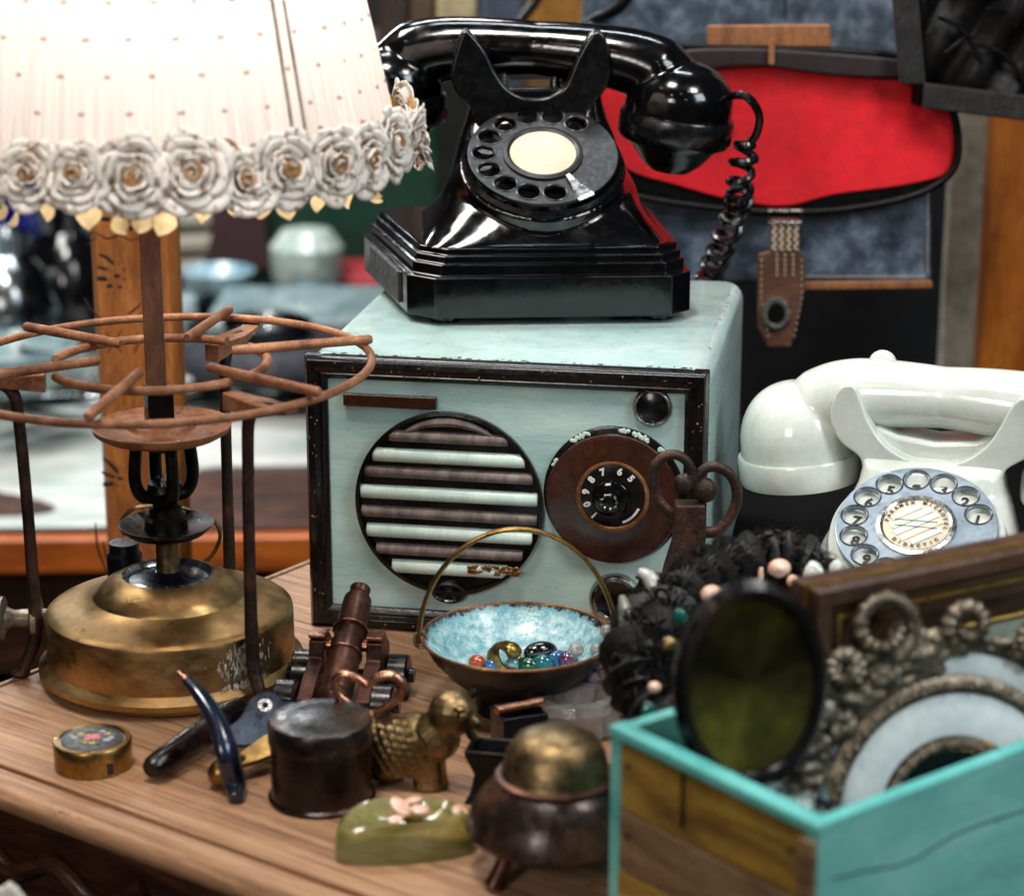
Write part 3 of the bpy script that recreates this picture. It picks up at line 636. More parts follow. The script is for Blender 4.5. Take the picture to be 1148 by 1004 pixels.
for k in range(10):
    a = R(36*k+8); MB().lathe([(0, 0), (.0026, 0), (.0024, .0007), (0, .0008)], c=(.0265*math.cos(a), .0265*math.sin(a), .1352), seg=14).build('rivet', soot, bp_)
MB().box((-.001, 0, .1475), (.0135, .0135, .022), (0, 0, R(20))).build('socket_nut', soot, lamp, bevel=.001)
MB().box((-.002, 0, .235), (.0100, .0055, .158)).build('upright_rod', rustwood, lamp, bevel=.0008)
# gold flex
w0 = lambda px, py, y: at(px, py, y)-Lc
mb = MB(); mb.tube(smooth_path([w0(196, 566, LY+.02), w0(215, 572, LY+.022), w0(238, 582, LY+.02), w0(247, 600, LY+.02), w0(238, 622, LY+.025), w0(225, 632, LY+.03)], 8), .0011, 8)
mb.tube(smooth_path([w0(140, 600, LY+.02), w0(136, 585, LY+.022), w0(150, 570, LY+.02), w0(175, 566, LY+.02)], 6), .0011, 8); mb.build('flex', brassold, lamp)
# filler cap behind and pump knob on the left
MB().lathe([(0, .044), (.0095, .044), (.0095, .056), (.0080, .058), (.0080, .063), (0, .063)], c=(-.028, .030, 0), seg=28).build('filler_cap', blued, lamp, ang=35)
MK = RX(R(-90), 4, 'Y')
mb = MB(); mb.lathe([(0, .058), (.0052, .058), (.0052, .0675), (.0118, .0695), (.0120, .0722), (.0052, .0745), (.0045, .083), (.0062, .0868), (.0115, .0885), (.0117, .0915), (.006, .093), (0, .093)], M=T(0, .0, .0305)@MK, seg=40); mb.build('pump_knob', pewter, lamp, ang=35)
# rusty trivet
zr = .1685; RR = .1090
mb = MB(); K = 120
mb.tube([Vector((RR*math.cos(2*PI*k/K)+.001*math.sin(6*PI*k/K), RR*math.sin(2*PI*k/K), zr+.0012*math.sin(2*PI*k/K+1))) for k in range(K)], .0022, 12, closed=True)
mb.build('outer_ring', rust, lamp)
r2 = .0555
for a0, a1 in ((-150, -42), (-28, 40), (58, 172)):
    n_ = 34
    MB().tube([Vector((r2*math.cos(R(a0+(a1-a0)*k/n_)), r2*math.sin(R(a0+(a1-a0)*k/n_)), zr+.0015)) for k in range(n_+1)], .0024, 12).build('inner_arc', rust, lamp)
z2f = lambda zx, zy: onz(zx/2.231, 200+zy/2.231, zr+.006)-Lc
for (x0, y0, x1, y1) in ((62, 370, 302, 413), (468, 398, 575, 327), (580, 430, 930, 402), (520, 472, 800, 535), (218, 598, 350, 484), (-30, 494, 248, 455)):
    a, b = z2f(x0, y0), z2f(x1, y1); MB().tube([a, a.lerp(b, .02), a.lerp(b, .35), a.lerp(b, .7), a.lerp(b, .98), b], [.0018, .0026, .0027, .0026, .0026, .0018], 12).build('pot_bar', rust, lamp)
for a in (186, 314, 70):
    c, s_ = math.cos(R(a)), math.sin(R(a)); q = RX(R(a), 4, 'Z')
    mb = MB(); mb.loft([[q@Vector((x, y, z)) for x, y, z in ((x_, -w_, zr-.0022), (x_, w_, zr-.0022), (x_, w_, zr-.0036-.008*(.108-x_)/.05), (x_, -w_, zr-.0036-.008*(.108-x_)/.05))] for x_, w_ in ((.058, .004), (.085, .0075), (.1085, .004))]); mb.build('bracket', rust, lamp, bevel=.0005)
    mb = MB(); mb.tube([q@p for p in smooth_path([(.094, 0, zr-.004), (.082, 0, zr-.0065), (.0745, 0, zr-.013), (.0725, 0, zr-.03), (.071, 0, .09), (.0705, 0, .04), (.0715, 0, .022), (.0765, 0, .008), (.079, 0, .0028)], 6)], lerp_r([.003, .0034, .0034, .0032, .0032, .0036, .0038, .0036, .0032], 6), 12)
    mb.ball(q@Vector((.080, 0, .0025)), (.0055, .0045, .0025), (0, 0, R(a)), seg=12)
    mb.build('leg', rustdk, lamp, remesh=.0009, smooth=2)
# shade
zb = .288
mb = MB()
def shade(u, v):
    a = 2*PI*u; z = zb+v*.155; r = .1240-.0335*v/1.0*1.05
    r += .00045*math.sin(a*90)+.0004*math.sin(a*37+1)
    r += .0016*abs(math.sin(a*6+.6))**8*-1
    return Vector((r*math.cos(a), r*math.sin(a), z))
mb.grid(shade, 720, 10); sh = mb.build('lamp_shade', shadecloth, lamp, recalc=False, ang=180)
for a in (-122, -118.5, -48, -44.5, 10, 13, 70, 130, 190, -152, -100, -90):
    if a in (-100, -90): continue
    mb = MB(); mb.tube([Vector(((.1236-.0352*v)*math.cos(R(a)), (.1236-.0352*v)*math.sin(R(a)), zb+v*.155)) for v in (0, .25, .5, .75, 1)], .0009, 8); mb.build('shade_rib', greycl, sh)
mb = MB(); mb.tube([Vector((.0885*math.cos(2*PI*k/64), .0885*math.sin(2*PI*k/64), zb+.155)) for k in range(64)], .0012, 8, closed=True)
for a in (0, 120, 240): mb.tube([(0, 0, zb+.14), (.0885*math.cos(R(a)), .0885*math.sin(R(a)), zb+.155)], .0012, 8)
mb.build('shade_carrier', rust, lamp)
mb = MB(); mb.ball((0, 0, zb+.075), (.017, .017, .022)); 
bulbm = bpy.data.materials.new('bulb_glow'); bulbm.use_nodes = True
_b = bulbm.node_tree.nodes['Principled BSDF']; _b.inputs['Base Color'].default_value = (1, .9, .8, 1); _b.inputs['Emission Color'].default_value = (1, .85, .72, 1); _b.inputs['Emission Strength'].default_value = 72
mb.build('light_bulb', bulbm, lamp)
MB().lathe([(0, .310), (.008, .310), (.011, .325), (.011, .343), (0, .343)], seg=24).build('bulb_socket', brassold, lamp)
# roses round the rim
def rose_mesh():
    mb = MB()
    for ring, (n_, r0, h, lean, cu) in enumerate(((2, .0016, .0072, .05, .0006), (3, .0036, .0074, .22, .0012), (3, .0060, .0068, .42, .0020), (4, .0086, .0060, .75, .0028), (5, .0112, .0048, 1.10, .0034))):
        off = random.uniform(0, 6)
        for k in range(n_):
            a0 = off+2*PI*k/n_+random.uniform(-.12, .12); aw = 2*PI/n_*random.uniform(1.12, 1.4); hh = h*random.uniform(.85, 1.15); ph = random.uniform(0, 6)
            def f(u, v, a0=a0, aw=aw, hh=hh, ph=ph, r0=r0, lean=lean, cu=cu):
                s_ = 2*u-1; edge = 1-.55*abs(s_)**2.5; a = a0+aw*(u-.5)
                zz = hh*v*edge; rr = r0+.0010*(u-.5)+zz*lean*.75+cu*max(0, v-.6)**1.3*2.2*edge+.0005*math.sin(5*a+ph)*v
                return Vector((rr*math.cos(a), rr*math.sin(a), zz-cu*max(0, v-.7)**1.2*2.0+.0003*math.sin(11*a+ph)*v))
            mb.grid(f, 9, 6)
    return mb
roses = []
for v in range(3):
    o = rose_mesh().build('rose', rosem, sh, recalc=False, ang=180, solid=.0005); roses.append(o)
    b_ = MB(); b_.tube([Vector(((.0006+.00016*k)*math.cos(k*.6), (.0006+.00016*k)*math.sin(k*.6), .0058+.0004*math.sin(k))) for k in range(22)], .00055, 6)
    g_ = b_.build('rose_heart', roseg, o)
NR = 34
def place_rose(o, k):
    #
    a = 2*PI*k/NR+random.uniform(-.02, .02); r = .1320
    rot = RX(a, 4, 'Z')@RX(R(88+random.uniform(-20, 22)), 4, 'Y')@RX(R(random.uniform(0, 360)), 4, 'Z')
    o.matrix_local = T(r*math.cos(a), r*math.sin(a), zb-.001+random.uniform(-.004, .004))@rot@Matrix.Scale(random.uniform(.95, 1.2), 4)
for k in range(NR):
    if k < 3: place_rose(roses[k], k); continue
    s_ = roses[k % 3]; c_ = s_.copy(); col.objects.link(c_); c_.parent = sh; place_rose(c_, k)
    for g in [x for x in s_.children]:
        d_ = g.copy(); col.objects.link(d_); d_.parent = c_
lf0 = None
def leafm(w=.0075, h=.015):
    mb = MB()
    mb.grid(lambda u, v: Vector(((u-.5)*2*w*math.sin(PI*min(.97, .12+.85*v))**.8, .0022*math.sin(3*v)+.002*(u-.5)**2*4, -h*v+.001)), 5, 6); return mb
for k in range(52):
    a = 2*PI*(k+random.uniform(-.35, .35))/52
    if lf0 is None: lf0 = leafm().build('petal', petalcloth, sh, recalc=False, ang=180); o = lf0
    else: o = lf0.copy(); col.objects.link(o); o.parent = sh
    r = .1200+random.uniform(-.002, .003)
    o.matrix_local = T(r*math.cos(a), r*math.sin(a), zb-.0165+random.uniform(-.003, .003))@RX(a+PI/2+random.uniform(-.7, .7), 4, 'Z')@RX(R(random.uniform(-25, 25)), 4, 'X')@RX(R(random.uniform(-30, 30)), 4, 'Y')@Matrix.Scale(random.uniform(.5, .85), 4)
lf1 = None
for k in range(34):
    a = 2*PI*(k+random.uniform(-.3, .3))/34
    if lf1 is None: lf1 = leafm(.005, .012).build('leaf', roseg, sh, recalc=False, ang=180); o = lf1
    else: o = lf1.copy(); col.objects.link(o); o.parent = sh
    r = .1275
    o.matrix_local = T(r*math.cos(a), r*math.sin(a), zb+.006)@RX(a+PI/2, 4, 'Z')@RX(R(random.uniform(150, 200)), 4, 'X')@RX(R(random.uniform(-40, 40)), 4, 'Y')

# ================================================================== SMALL THINGS ON THE TABLE
# pill box
p = onz(105, 857); bxo = thing('pill_box', 'small round brass pill box with flowers on its black lid, beside the stove leg', 'pill box', tuple(p), 10)
MB().lathe([(0, 0), (.0180, 0), (.0186, .0006), (.0186, .0082), (0, .0082)], seg=64).build('box_body', brassb, bxo)
ld = MB().lathe([(0, .0084), (.0188, .0084), (.0190, .0132), (.0184, .0140), (.0160, .0143), (.0155, .0136), (0, .0136)], seg=64).build('lid', brassb, bxo)
MB().lathe([(0, .0130), (.0154, .0130), (.0150, .0141), (.010, .0145), (0, .0146)], seg=48).build('lid_disc', bakemat, ld)
pinkm = pm('pink_petal', ['c0606a', 'd88a90'], 60, rough=.4); yelm = pm('yellow_petal', ['a8984a', 'c4b870'], 60, rough=.4); whm = pm('lilac_petal', ['9a8fa8', 'c0b8c8'], 60, rough=.4); grnm = pm('leaf_green', ['4a6030', '7a8a50'], 60, rough=.4)
for mt, items in ((pinkm, [(0, 0, .0032), (.002, .002, .002), (-.002, .0022, .002), (-.0022, -.0018, .002), (.0024, -.0014, .0021)]), (whm, [(.007, -.0045, .0021), (-.0085, .001, .0018), (.0092, -.002, .0016), (.005, .006, .0016)]), (yelm, [(-.0055, .0045, .0018), (.0075, .0028, .0018), (0, -.0072, .0019), (-.0035, -.006, .0014), (-.010, .0035, .0013)]), (grnm, [(-.0058, -.0042, .0018), (0, .0078, .0017), (-.003, .007, .0014), (.0105, .001, .0012), (.003, -.0078, .0013)])):
    mb = MB()
    for x, y, r in items:
        for k in range(5): a = 2*PI*k/5; mb.ball((x+r*.55*math.cos(a), y+r*.55*math.sin(a), .0147), (r*.55, r*.4, .0003), (0, 0, a), seg=8)
    mb.build('painted_flower', mt, ld)
MB().box((.0080, -.01685, .0048), (.0032, .0008, .006), (0, 0, R(25))).build('catch', bake, bxo)
# pruning tool
a_, b_ = onz(172, 857, .009), onz(238, 812, .014); d_ = (b_-a_)
kt = thing('folding_knife', 'black handled folding tool with a holed blued steel plate lying against the stove', 'tool', (a_.x, a_.y, 0), math.degrees(math.atan2(d_.y, d_.x)))
L_ = math.hypot(d_.x, d_.y)
mb = MB(); mb.tube([(-.003, 0, .0078), (0, 0, .008), (L_*.35, 0, .0095), (L_*.75, 0, .0115), (L_, 0, .0125), (L_*1.02, 0, .013), (L_*1.25, 0, .0135), (L_*1.5, 0, .014)], [.0042, .0058, .0066, .0072, .0066, .0086, .0080, .0070], 20); mb.build('handle', tinm, kt)
mb = MB(); mb.lathe([(.0070, -.002), (.0089, -.0012), (.0091, .0015), (.0072, .0026)], M=T(L_*1.06, 0, .013)@RX(R(86), 4, 'Y'), seg=28, closed=True); mb.build('ferrule', blued, kt)
PP = onz(285, 812, .014); nP = Vector((.15, -.62, .77)).normalized(); uP = Vector((1, 0, 0)); uP = (uP-nP*uP.dot(nP)).normalized(); vP = nP.cross(uP)
def pq(zx, zy): q_ = hitp(150+zx/5.58, 730+zy/5.58, PP, nP)-PP; return (q_.dot(uP), q_.dot(vP))
out = [pq(*a) for a in ((585, 490), (640, 450), (690, 390), (720, 330), (760, 285), (825, 262), (885, 275), (930, 320), (1010, 330), (1010, 420), (900, 470), (850, 560), (700, 590), (610, 570))]
out = [(q_.x, q_.y) for q_ in smooth_path([Vector((x, y, 0)) for x, y in out], 4, closed=True)]
hx, hy = pq(820, 345)
Mi = Matrix.Rotation(-kt.rotation_euler.z, 4, 'Z')@T(-kt.location.x, -kt.location.y, 0); Mq = Matrix.Identity(4)
for i_ in range(3): Mq[i_][0] = uP[i_]; Mq[i_][1] = vP[i_]; Mq[i_][2] = nP[i_]; Mq[i_][3] = PP[i_]
MB().mesh(plate_mesh(out, [circ(.0035, 20, (hx, hy))], .0022, .0004), Mi@Mq).build('steel_plate', blued, kt, ang=30)
MB().lathe([(.0016, -.0016), (.0036, -.0016), (.0036, .0018), (.0016, .0018)], M=Mi@Mq@T(hx, hy, 0), seg=24, closed=True).build('eyelet', silver, kt)
# curved horn blade
P_ = [at(201, 754, 1.03), at(222, 775, 1.022), at(243, 808, 1.012), at(255, 845, 1.003), onz(263, 878, .005), onz(265, 896, .0025)]
hb = thing('curved_horn', 'dark blue black curved horn standing on its broad end in front of the stove', 'horn', (P_[-1].x, P_[-1].y, 0))
mb = MB(); mb.tube(smooth_path([q_-Vector((P_[-1].x, P_[-1].y, 0)) for q_ in P_], 6), lerp_r([.0016, .0030, .0038, .0044, .0048, .0026], 6), 16, flat=1.35); mb.build('horn', horn, hb)
mb = MB(); mb.tube([P_[0]-Vector((P_[-1].x, P_[-1].y, 0))+Vector((-.0006, -.0012, .0006)), smooth_path([q_-Vector((P_[-1].x, P_[-1].y, 0)) for q_ in P_], 6)[3]+Vector((-.0005, -.0012, .0005))], [.0017, .0024], 10); mb.build('pale_tip', copperb, hb)
# brass lever
a_, b_ = onz(250, 868, .006), onz(302, 838, .010); d_ = b_-a_
bl = thing('brass_lever', 'small brass lever with a rounded knob, under the dark horn', 'lever', (a_.x, a_.y, 0), math.degrees(math.atan2(d_.y, d_.x)))
mb = MB(); mb.ball((0, 0, .0072), (.0078, .0068, .0072)); mb.tube([(-.002, 0, .007), (.006, .001, .008), (.014, .002, .009)], [.005, .0042, .0035], 14); mb.build('knob', brassb, bl, remesh=.0007, smooth=4)
MB().loft([[Vector((x, -w, z)), Vector((x, w, z+.002)), Vector((x, w, z+.0045)), Vector((x, -w, z+.0025))] for x, w, z in ((.010, .003, .0065), (.018, .0058, .0070), (.034, .0085, .0085), (.046, .009, .009))]).build('flat_arm', brassb, bl, bevel=.0006)
# dark tin
p = onz(361, 893); tn = thing('round_tin', 'dark japanned round tin with a dull copper brown lid, left of the brass bird', 'tin', tuple(p), 0)
MB().lathe([(0, 0), (.0238, 0), (.0250, .0006), (.0252, .0020), (.0240, .0030), (.0237, .006), (.0237, .0285), (0, .0285)], seg=72).build('tin_body', tinm, tn)
MB().lathe([(0, .0288), (.0243, .0288), (.0245, .0300), (.0245, .0385), (.0235, .0400), (.0190, .0397), (.015, .0405), (.008, .0411), (0, .0412)], seg=72).build('lid', tinlid, tn)
# brass bird
p = onz(468, 880); bd = thing('bird_figurine', 'old brass bird figurine with scaly wings and a heart shaped ring on its tail', 'figurine', tuple(p), -8)
mb = MB()
mb.ball((-.004, .002, .022), (.0215, .0125, .0135), (0, R(-12), 0)); mb.ball((-.017, .003, .0195), (.012, .010, .011)); mb.ball((.010, 0, .025), (.011, .0105, .011))
mb.tube([(.006, 0, .026), (.012, 0, .0315), (.0165, 0, .0375)], [.0105, .0095, .0095], 16)
mb.ball((.0175, -.001, .0385), (.0118, .0108, .0112)); mb.tube([(.0265, -.004, .0370), (.0300, -.005, .0355), (.0318, -.0055, .0340)], [.0040, .0024, .0008], 10)
for s_ in (-1, 1): mb.ball((.0235, s_*.0058-.0045, .0412), (.0026, .0022, .0024)); mb.ball((.0225, s_*.0065-.004, .0448), (.003, .0022, .0012))
mb.tube([(-.020, .003, .022), (-.025, .005, .029), (-.0235, .006, .0345)], [.008, .005, .003], 12)
mb.tube([(.005, 0, .018), (.006, 0, .006), (.0065, 0, .0008)], [.0085, .0082, .0088], 20); mb.ball((-.015, .002, .0125), (.0145, .0115, .0120))
for row in range(9):
    for k in range(6):
        t_ = R(20); a1 = -.012+k*.0048+(.0024 if row % 2 else 0); a2 = .0125-row*.0030
        x = -.0085+a1*math.cos(t_)+a2*math.sin(t_)*.5; z = .0205-a1*math.sin(t_)*.3+a2
        if ((x+.0095)/.0165)**2+((z-.0185)/.0155)**2 > 1.0: continue
        y = .002-.0125*math.sqrt(max(.05, 1-((x+.008)/.0225)**2-((z-.0195)/.0175)**2))
        mb.ball((x, y+.0002, z), (.0030, .0013, .0021), (R(-25), R(28), 0), seg=12)
bdo = mb.build('body', brassold, bd, remesh=.0006, smooth=1)
hp = [(0, 0), (-.007, .0035), (-.0145, .010), (-.0165, .0175), (-.012, .0215), (-.0055, .0195), (-.001, .0165), (.003, .0205), (.010, .0225), (.0150, .0190), (.0140, .011), (.007, .004)]
hp = [Vector((x*1.02-.0235, .006, .0325+z*.92)) for x, z in hp]
MB().tube(smooth_path(hp, 5, closed=True), .0021, 12, closed=True, flat=1.2).build('heart_ring', copperb, bd)
# cannon
a_, b_ = at(374, 786, 1.085), at(404, 660, 1.155); d_ = b_-a_; rzc = math.degrees(math.atan2(d_.y, d_.x))
ca = thing('toy_cannon', 'miniature copper brown cannon on a wheeled wooden carriage beside the radio', 'toy cannon', (a_.x, a_.y, 0), rzc)
L_ = math.hypot(d_.x, d_.y); sl = d_.z/L_
MC = T(0, 0, a_.z)@RX(-math.atan(sl), 4, 'Y')@RX(PI/2, 4, 'Y'); LL = d_.length
MB().lathe([(0, -.010), (.0022, -.0095), (.003, -.007), (.0018, -.005), (.0035, -.003), (.0078, -.001), (.0090, .001), (.0090, .004), (.0084, .005), (.0088, .007), (.0084, LL*.5), (.0079, LL*.52), (.0078, LL*.8), (.0073, LL*.90), (.0052, LL*.925), (.0046, LL*.95), (.0052, LL*.965), (.0055, LL), (.0035, LL*1.0), (.003, LL*.93), (0, LL*.93)], M=MC, seg=40).build('barrel', copper, ca, ang=35)
for f in (.40, .62): MB().lathe([(.0078, -.0008), (.0093, -.0006), (.0093, .0006), (.0078, .0008)], M=MC@T(0, 0, LL*f), seg=40, closed=True).build('barrel_band', copperb, ca)
mb = MB(); mb.tube([Vector((L_*.5, -.017, a_.z+sl*L_*.5-.001)), Vector((L_*.5, .017, a_.z+sl*L_*.5-.001))], .0028, 14); mb.build('trunnion', copperb, ca)
zt = a_.z+sl*L_*.5
for s_ in (-1, 1):
    mb = MB(); yo = s_*.0150
    mb.prism([(-.002, .008), (L_*.72, .008), (L_*.74, zt-.004), (L_*.60, zt+.0045), (L_*.42, zt+.003), (L_*.40, zt-.006), (L_*.2, zt-.010), (-.002, zt-.016)], yo-.004, yo+.004); mb.build('carriage_cheek', copper, ca, bevel=.0008)
    for xw in (.002, L_*.62):
        w = MB().lathe([(0, -.006), (.0098, -.006), (.0108, -.005), (.0108, .004), (.0098, .005), (.004, .0055), (.0035, .008), (0, .008)], M=T(xw, s_*.0255, .0112)@RX(R(-90*s_), 4, 'X'), seg=32).build('wheel', bakeworn, ca, ang=35)
    MB().box((L_*.5, yo, zt+.0052), (.011, .0085, .0022)).build('trunnion_cap', copperb, ca, bevel=.0005)
for xw in (.002, L_*.62): MB().tube([(xw, -.028, .0112), (xw, .028, .0112)], .0022, 10).build('axle', blued, ca)
# bowl
p = Vector((.0028, 1.110, 0)); bw = thing('handled_bowl', 'small turquoise glazed metal bowl with copper lip and arched brass handle', 'bowl', tuple(p), 0)
RB = .0488; HB = .0385
prof_o = [(0, .0035), (.018, .0035), (.020, 0), (.0225, 0), (.0205, .006), (.026, .0115), (.036, .020), (.044, .029), (.0483, HB-.001)]
prof_i = [(.0478, HB-.0005), (.0430, .0310), (.035, .0235), (.024, .0190), (.010, .0172), (0, .0170)]
MB().lathe(prof_o+[(.0478, HB-.0008)]+[(r-.0002, z-.0006) for r, z in prof_i[1:]], seg=96).build('bowl_body', bowlout, bw, ang=50)
MB().lathe([(.0480, HB+.0000)]+[(r-.0002, z+.0004) for r, z in prof_i[1:]]+[(0, .0168), (.024, .0186), (.035, .0231), (.0430, .0306), (.0480, HB-.0012)], seg=96, closed=True).build('glazed_inside', glaze, bw, ang=80)
MB().tube([Vector((RB*math.cos(2*PI*k/96), RB*math.sin(2*PI*k/96), HB)) for k in range(96)], .0009, 8, closed=True).build('rim', gold_worn, bw)
hpts = [Vector((.0505*math.cos(R(t)), .004*math.sin(R(t))*1, HB-.004+.0600*math.sin(R(t)))) for t in range(0, 181, 6)]
MB().tube(hpts, .00135, 10, flat=1.5).build('handle', brassb, bw)
for s_ in (-1, 1):
    MB().tube([Vector((s_*(RB+.0008)+.0030*math.cos(a), 0, HB-.002+.0045*math.sin(a))) for a in [2*PI*k/16 for k in range(16)]], .0010, 8, closed=True).build('handle_lug', pewter, bw)
# things in the bowl
def gem(name, label, cat, px, py, z, r, mt, group=None, shape=None, rz=0):
    q_ = onz(px, py-3, z+.0008); r = tuple(x*1.3 for x in r); o = (shape or (lambda: MB().ball((0, 0, 0), r, seg=24)))().build(name, mt, ang=30); o.location = q_; o.rotation_euler = (R(random.uniform(-10, 10)), R(random.uniform(-10, 10)), R(rz)); return tag(o, label, cat, group)
def glassm(n, c, c2): return pm(n, [c, c2], 60, rough=.08, rvar=.03, coat=.6, bump=.1, trans=.25)
gb_o, gb_b, gb_k, gb_t, gb_g, gb_v = glassm('amber_glass', '8a2f08', 'd0561a'), glassm('azure_glass', '0a4a8a', '2a86c8'), glassm('plum_glass', '08040c', '1c0e1e'), glassm('teal_glass', '034048', '18808a'), glassm('green_glass', '02301e', '0a6040'), glassm('violet_glass', '2a1640', '7a4a70')
gem('glass_bead', 'orange glass bead lying leftmost in the turquoise bowl', 'bead', 535, 745, .0225, (.0036, .0032, .003), gb_o, 'glass beads in the bowl')
gem('glass_bead', 'pale blue glass bead next to the orange bead in the bowl', 'bead', 552, 749, .0215, (.0034, .0030, .003), gb_b, 'glass beads in the bowl')
gem('glass_bead', 'large oval dark plum bead behind the teal beads in the bowl', 'bead', 606, 733, .0260, (.0072, .0042, .0042), gb_k, 'glass beads in the bowl', rz=20)
gem('glass_bead', 'light speckled teal bead in front of the dark oval bead', 'bead', 609, 745, .0225, (.0046, .0034, .0034), gb_t, 'glass beads in the bowl', rz=-10)
gem('glass_bead', 'dark green bead just right of the gold ring in the bowl', 'bead', 592, 748, .0210, (.0050, .0036, .0034), gb_g, 'glass beads in the bowl', rz=-25)
gem('glass_bead', 'deep blue bead between the teal and violet beads', 'bead', 625, 741, .0225, (.0048, .0032, .0036), gb_b, 'glass beads in the bowl', rz=25)
gem('glass_bead', 'round violet orange bead lying rightmost in the bowl', 'bead', 637, 742, .0235, (.0042, .0036, .0036), gb_v, 'glass beads in the bowl')
gem('glass_bead', 'small clear turquoise bead at the foot of the gold ring', 'bead', 575, 748, .0205, (.0034, .0030, .0032), glassm('clear_turquoise_glass', '4a9aa8', '9ad0d8'), 'glass beads in the bowl')
q_ = onz(565, 737, .025); rg = thing('gold_ring', 'chunky gold signet ring lying among the beads in the bowl', 'ring', tuple(q_), 25)
mb = MB(); mb.lathe([(.0052, -.0032), (.0066, -.0036), (.0074, 0), (.0066, .0036), (.0052, .0032)], M=RX(R(55), 4, 'X')@RX(R(20), 4, 'Y')@Matrix.Scale(1.2, 4), seg=40, closed=True); mb.build('band', brassb, rg)
MB().ball((.0035, -.003, .005), (.0052, .0045, .0034), (R(30), R(20), 0)).build('ring_face', brassb, rg)
# black ink box with copper bar
p = onz(582, 850); ib = thing('ink_box', 'small black open metal box behind the lidded pot with a copper bar across it', 'box', tuple(p), 20)
MB().loft([[Vector((x*a, y*a, z)) for x, y in ((-.0115, -.010), (.0115, -.010), (.0115, .010), (-.0115, .010))] for a, z in ((1, 0), (1, .026), (.86, .026), (.86, .004))]).build('box_body', blued, ib, bevel=.0006)
MB().tube([(-.013, -.004, .0285), (.012, .001, .0275)], [.0022, .0026], 12).build('copper_bar', copperb, ib)
p = onz(556, 895); lb = thing('black_stand', 'black cast stand with a square cup behind the lidded pot', 'stand', tuple(p), -12)
MB().loft([[Vector((x*a, y*a, z)) for x, y in ((-.013, -.009), (.012, -.009), (.012, .009), (-.013, .009))] for a, z in ((1.05, 0), (.85, .004), (.7, .014), (1, .024), (1.02, .027), (.85, .027), (.7, .018))]).build('cup', soot, lb, bevel=.0008)
MB().tube(smooth_path([(-.010, .006, .025), (-.016, .010, .030), (-.019, .014, .040), (-.013, .018, .046)], 5), .0022, 10).build('arm', soot, lb)
# onyx ashtray
p = onz(452, 955); on = thing('onyx_ashtray', 'green onyx stone ashtray with pink shells on top in front of the bird', 'ashtray', tuple(p), 8)
mb = MB(); oc = [(-.030, -.006), (-.029, .006), (-.022, .018), (-.006, .023), (.016, .020), (.030, .012), (.033, .000), (.027, -.008), (.005, -.0125), (-.018, -.0115)]
ring = smooth_path([Vector((x, y, 0)) for x, y in oc], 6, closed=True)
mb.loft([[Vector((q_.x*a, q_.y*a, z)) for q_ in ring] for a, z in ((.97, 0), (1.0, .003), (.985, .010), (.93, .0155), (.80, .0185), (.66, .0170), (.52, .0135), (.3, .0120), (.05, .0118))]); mb.build('stone_body', onyx, on, ang=60)
for i, (x, y, z, s_) in enumerate(((.000, .008, .0185, 1.1), (.008, .004, .0185, 1.0), (.006, .013, .0190, .8), (.026, .002, .0170, .9), (-.003, .002, .0155, .7))):
    MB().ball((x, y, z), (.0062*s_, .0046*s_, .0016*s_), (random.uniform(-.4, .4), random.uniform(-.4, .4), random.uniform(0, 3)), seg=14).build('shell_ornament', shell, on, remesh=.0008)
# pot with dome lid
p = Vector((.019, .925, 0)); pt = thing('lidded_pot', 'squat bronze pot on three short legs with a domed brass lid, against the crate', 'pot', tuple(p), 0)
MB().lathe([(0, .012), (.024, .012), (.027, .0135), (.029, .0145), (.029, .0160), (.0325, .0172), (.0380, .0195), (.0395, .0220), (.0388, .0245), (.0360, .0310), (.0315, .0380), (.0270, .0425), (.0255, .0435), (.0245, .0450), (0, .0450)], seg=80).build('pot_body', tinlid, pt, ang=40)
MB().lathe([(0, .0450), (.0248, .0450), (.0238, .0470), (.0232, .0490), (.0215, .0560), (.0175, .0620), (.0105, .0655), (.0045, .0668), (0, .0669)], seg=64).build('dome_lid', brassold, pt)
MB().lathe([(.0236, .0432), (.0260, .0437), (.0262, .0456), (.0238, .0466)], seg=64, closed=True).build('lid_rim', copper, pt)
for a in (215, 335, 95):
    c, s_ = math.cos(R(a)), math.sin(R(a)); MB().tube([(c*.024, s_*.024, .018), (c*.029, s_*.029, .008), (c*.033, s_*.033, .001)], [.0040, .0036, .0046], 12).build('leg', copper, pt)
# crystal block and paperweight
p = onz(648, 818); cb = MB(); 
for lay, (s_, z) in enumerate(((.021, .0), (.023, .003), (.023, .013), (.020, .018))): pass
rings = []
for s_, z in ((.0205, .0), (.0225, .003), (.0225, .014), (.0205, .0185), (.013, .0185), (.010, .010)):
    rings.append([Vector(((s_+(.0012 if k % 2 else 0))*math.cos(2*PI*k/24)*1.15, (s_+(.0012 if k % 2 else 0))*math.sin(2*PI*k/24)*.8, z)) for k in range(24)])
cb.loft(rings); o = cb.build('crystal_dish', crystal, ang=10); o.location = p; o.rotation_euler.z = R(15); tag(o, 'small cut crystal dish between the bowl and the crate', 'dish')
p = onz(676, 778); mil = pm('millefiori', ['8a3a50', 'd8c0c8', '3a5aa8', 'e0d0d0', 'a84a5a'], 70, rough=.1, coat=.6, bump=.05)
o = MB().lathe([(0, 0), (.013, 0), (.0165, .004), (.0175, .009), (.015, .015), (.009, .0185), (0, .0195)], seg=40).build('glass_paperweight', mil); o.location = p; tag(o, 'pink and blue patterned glass paperweight behind the crystal dish', 'paperweight')
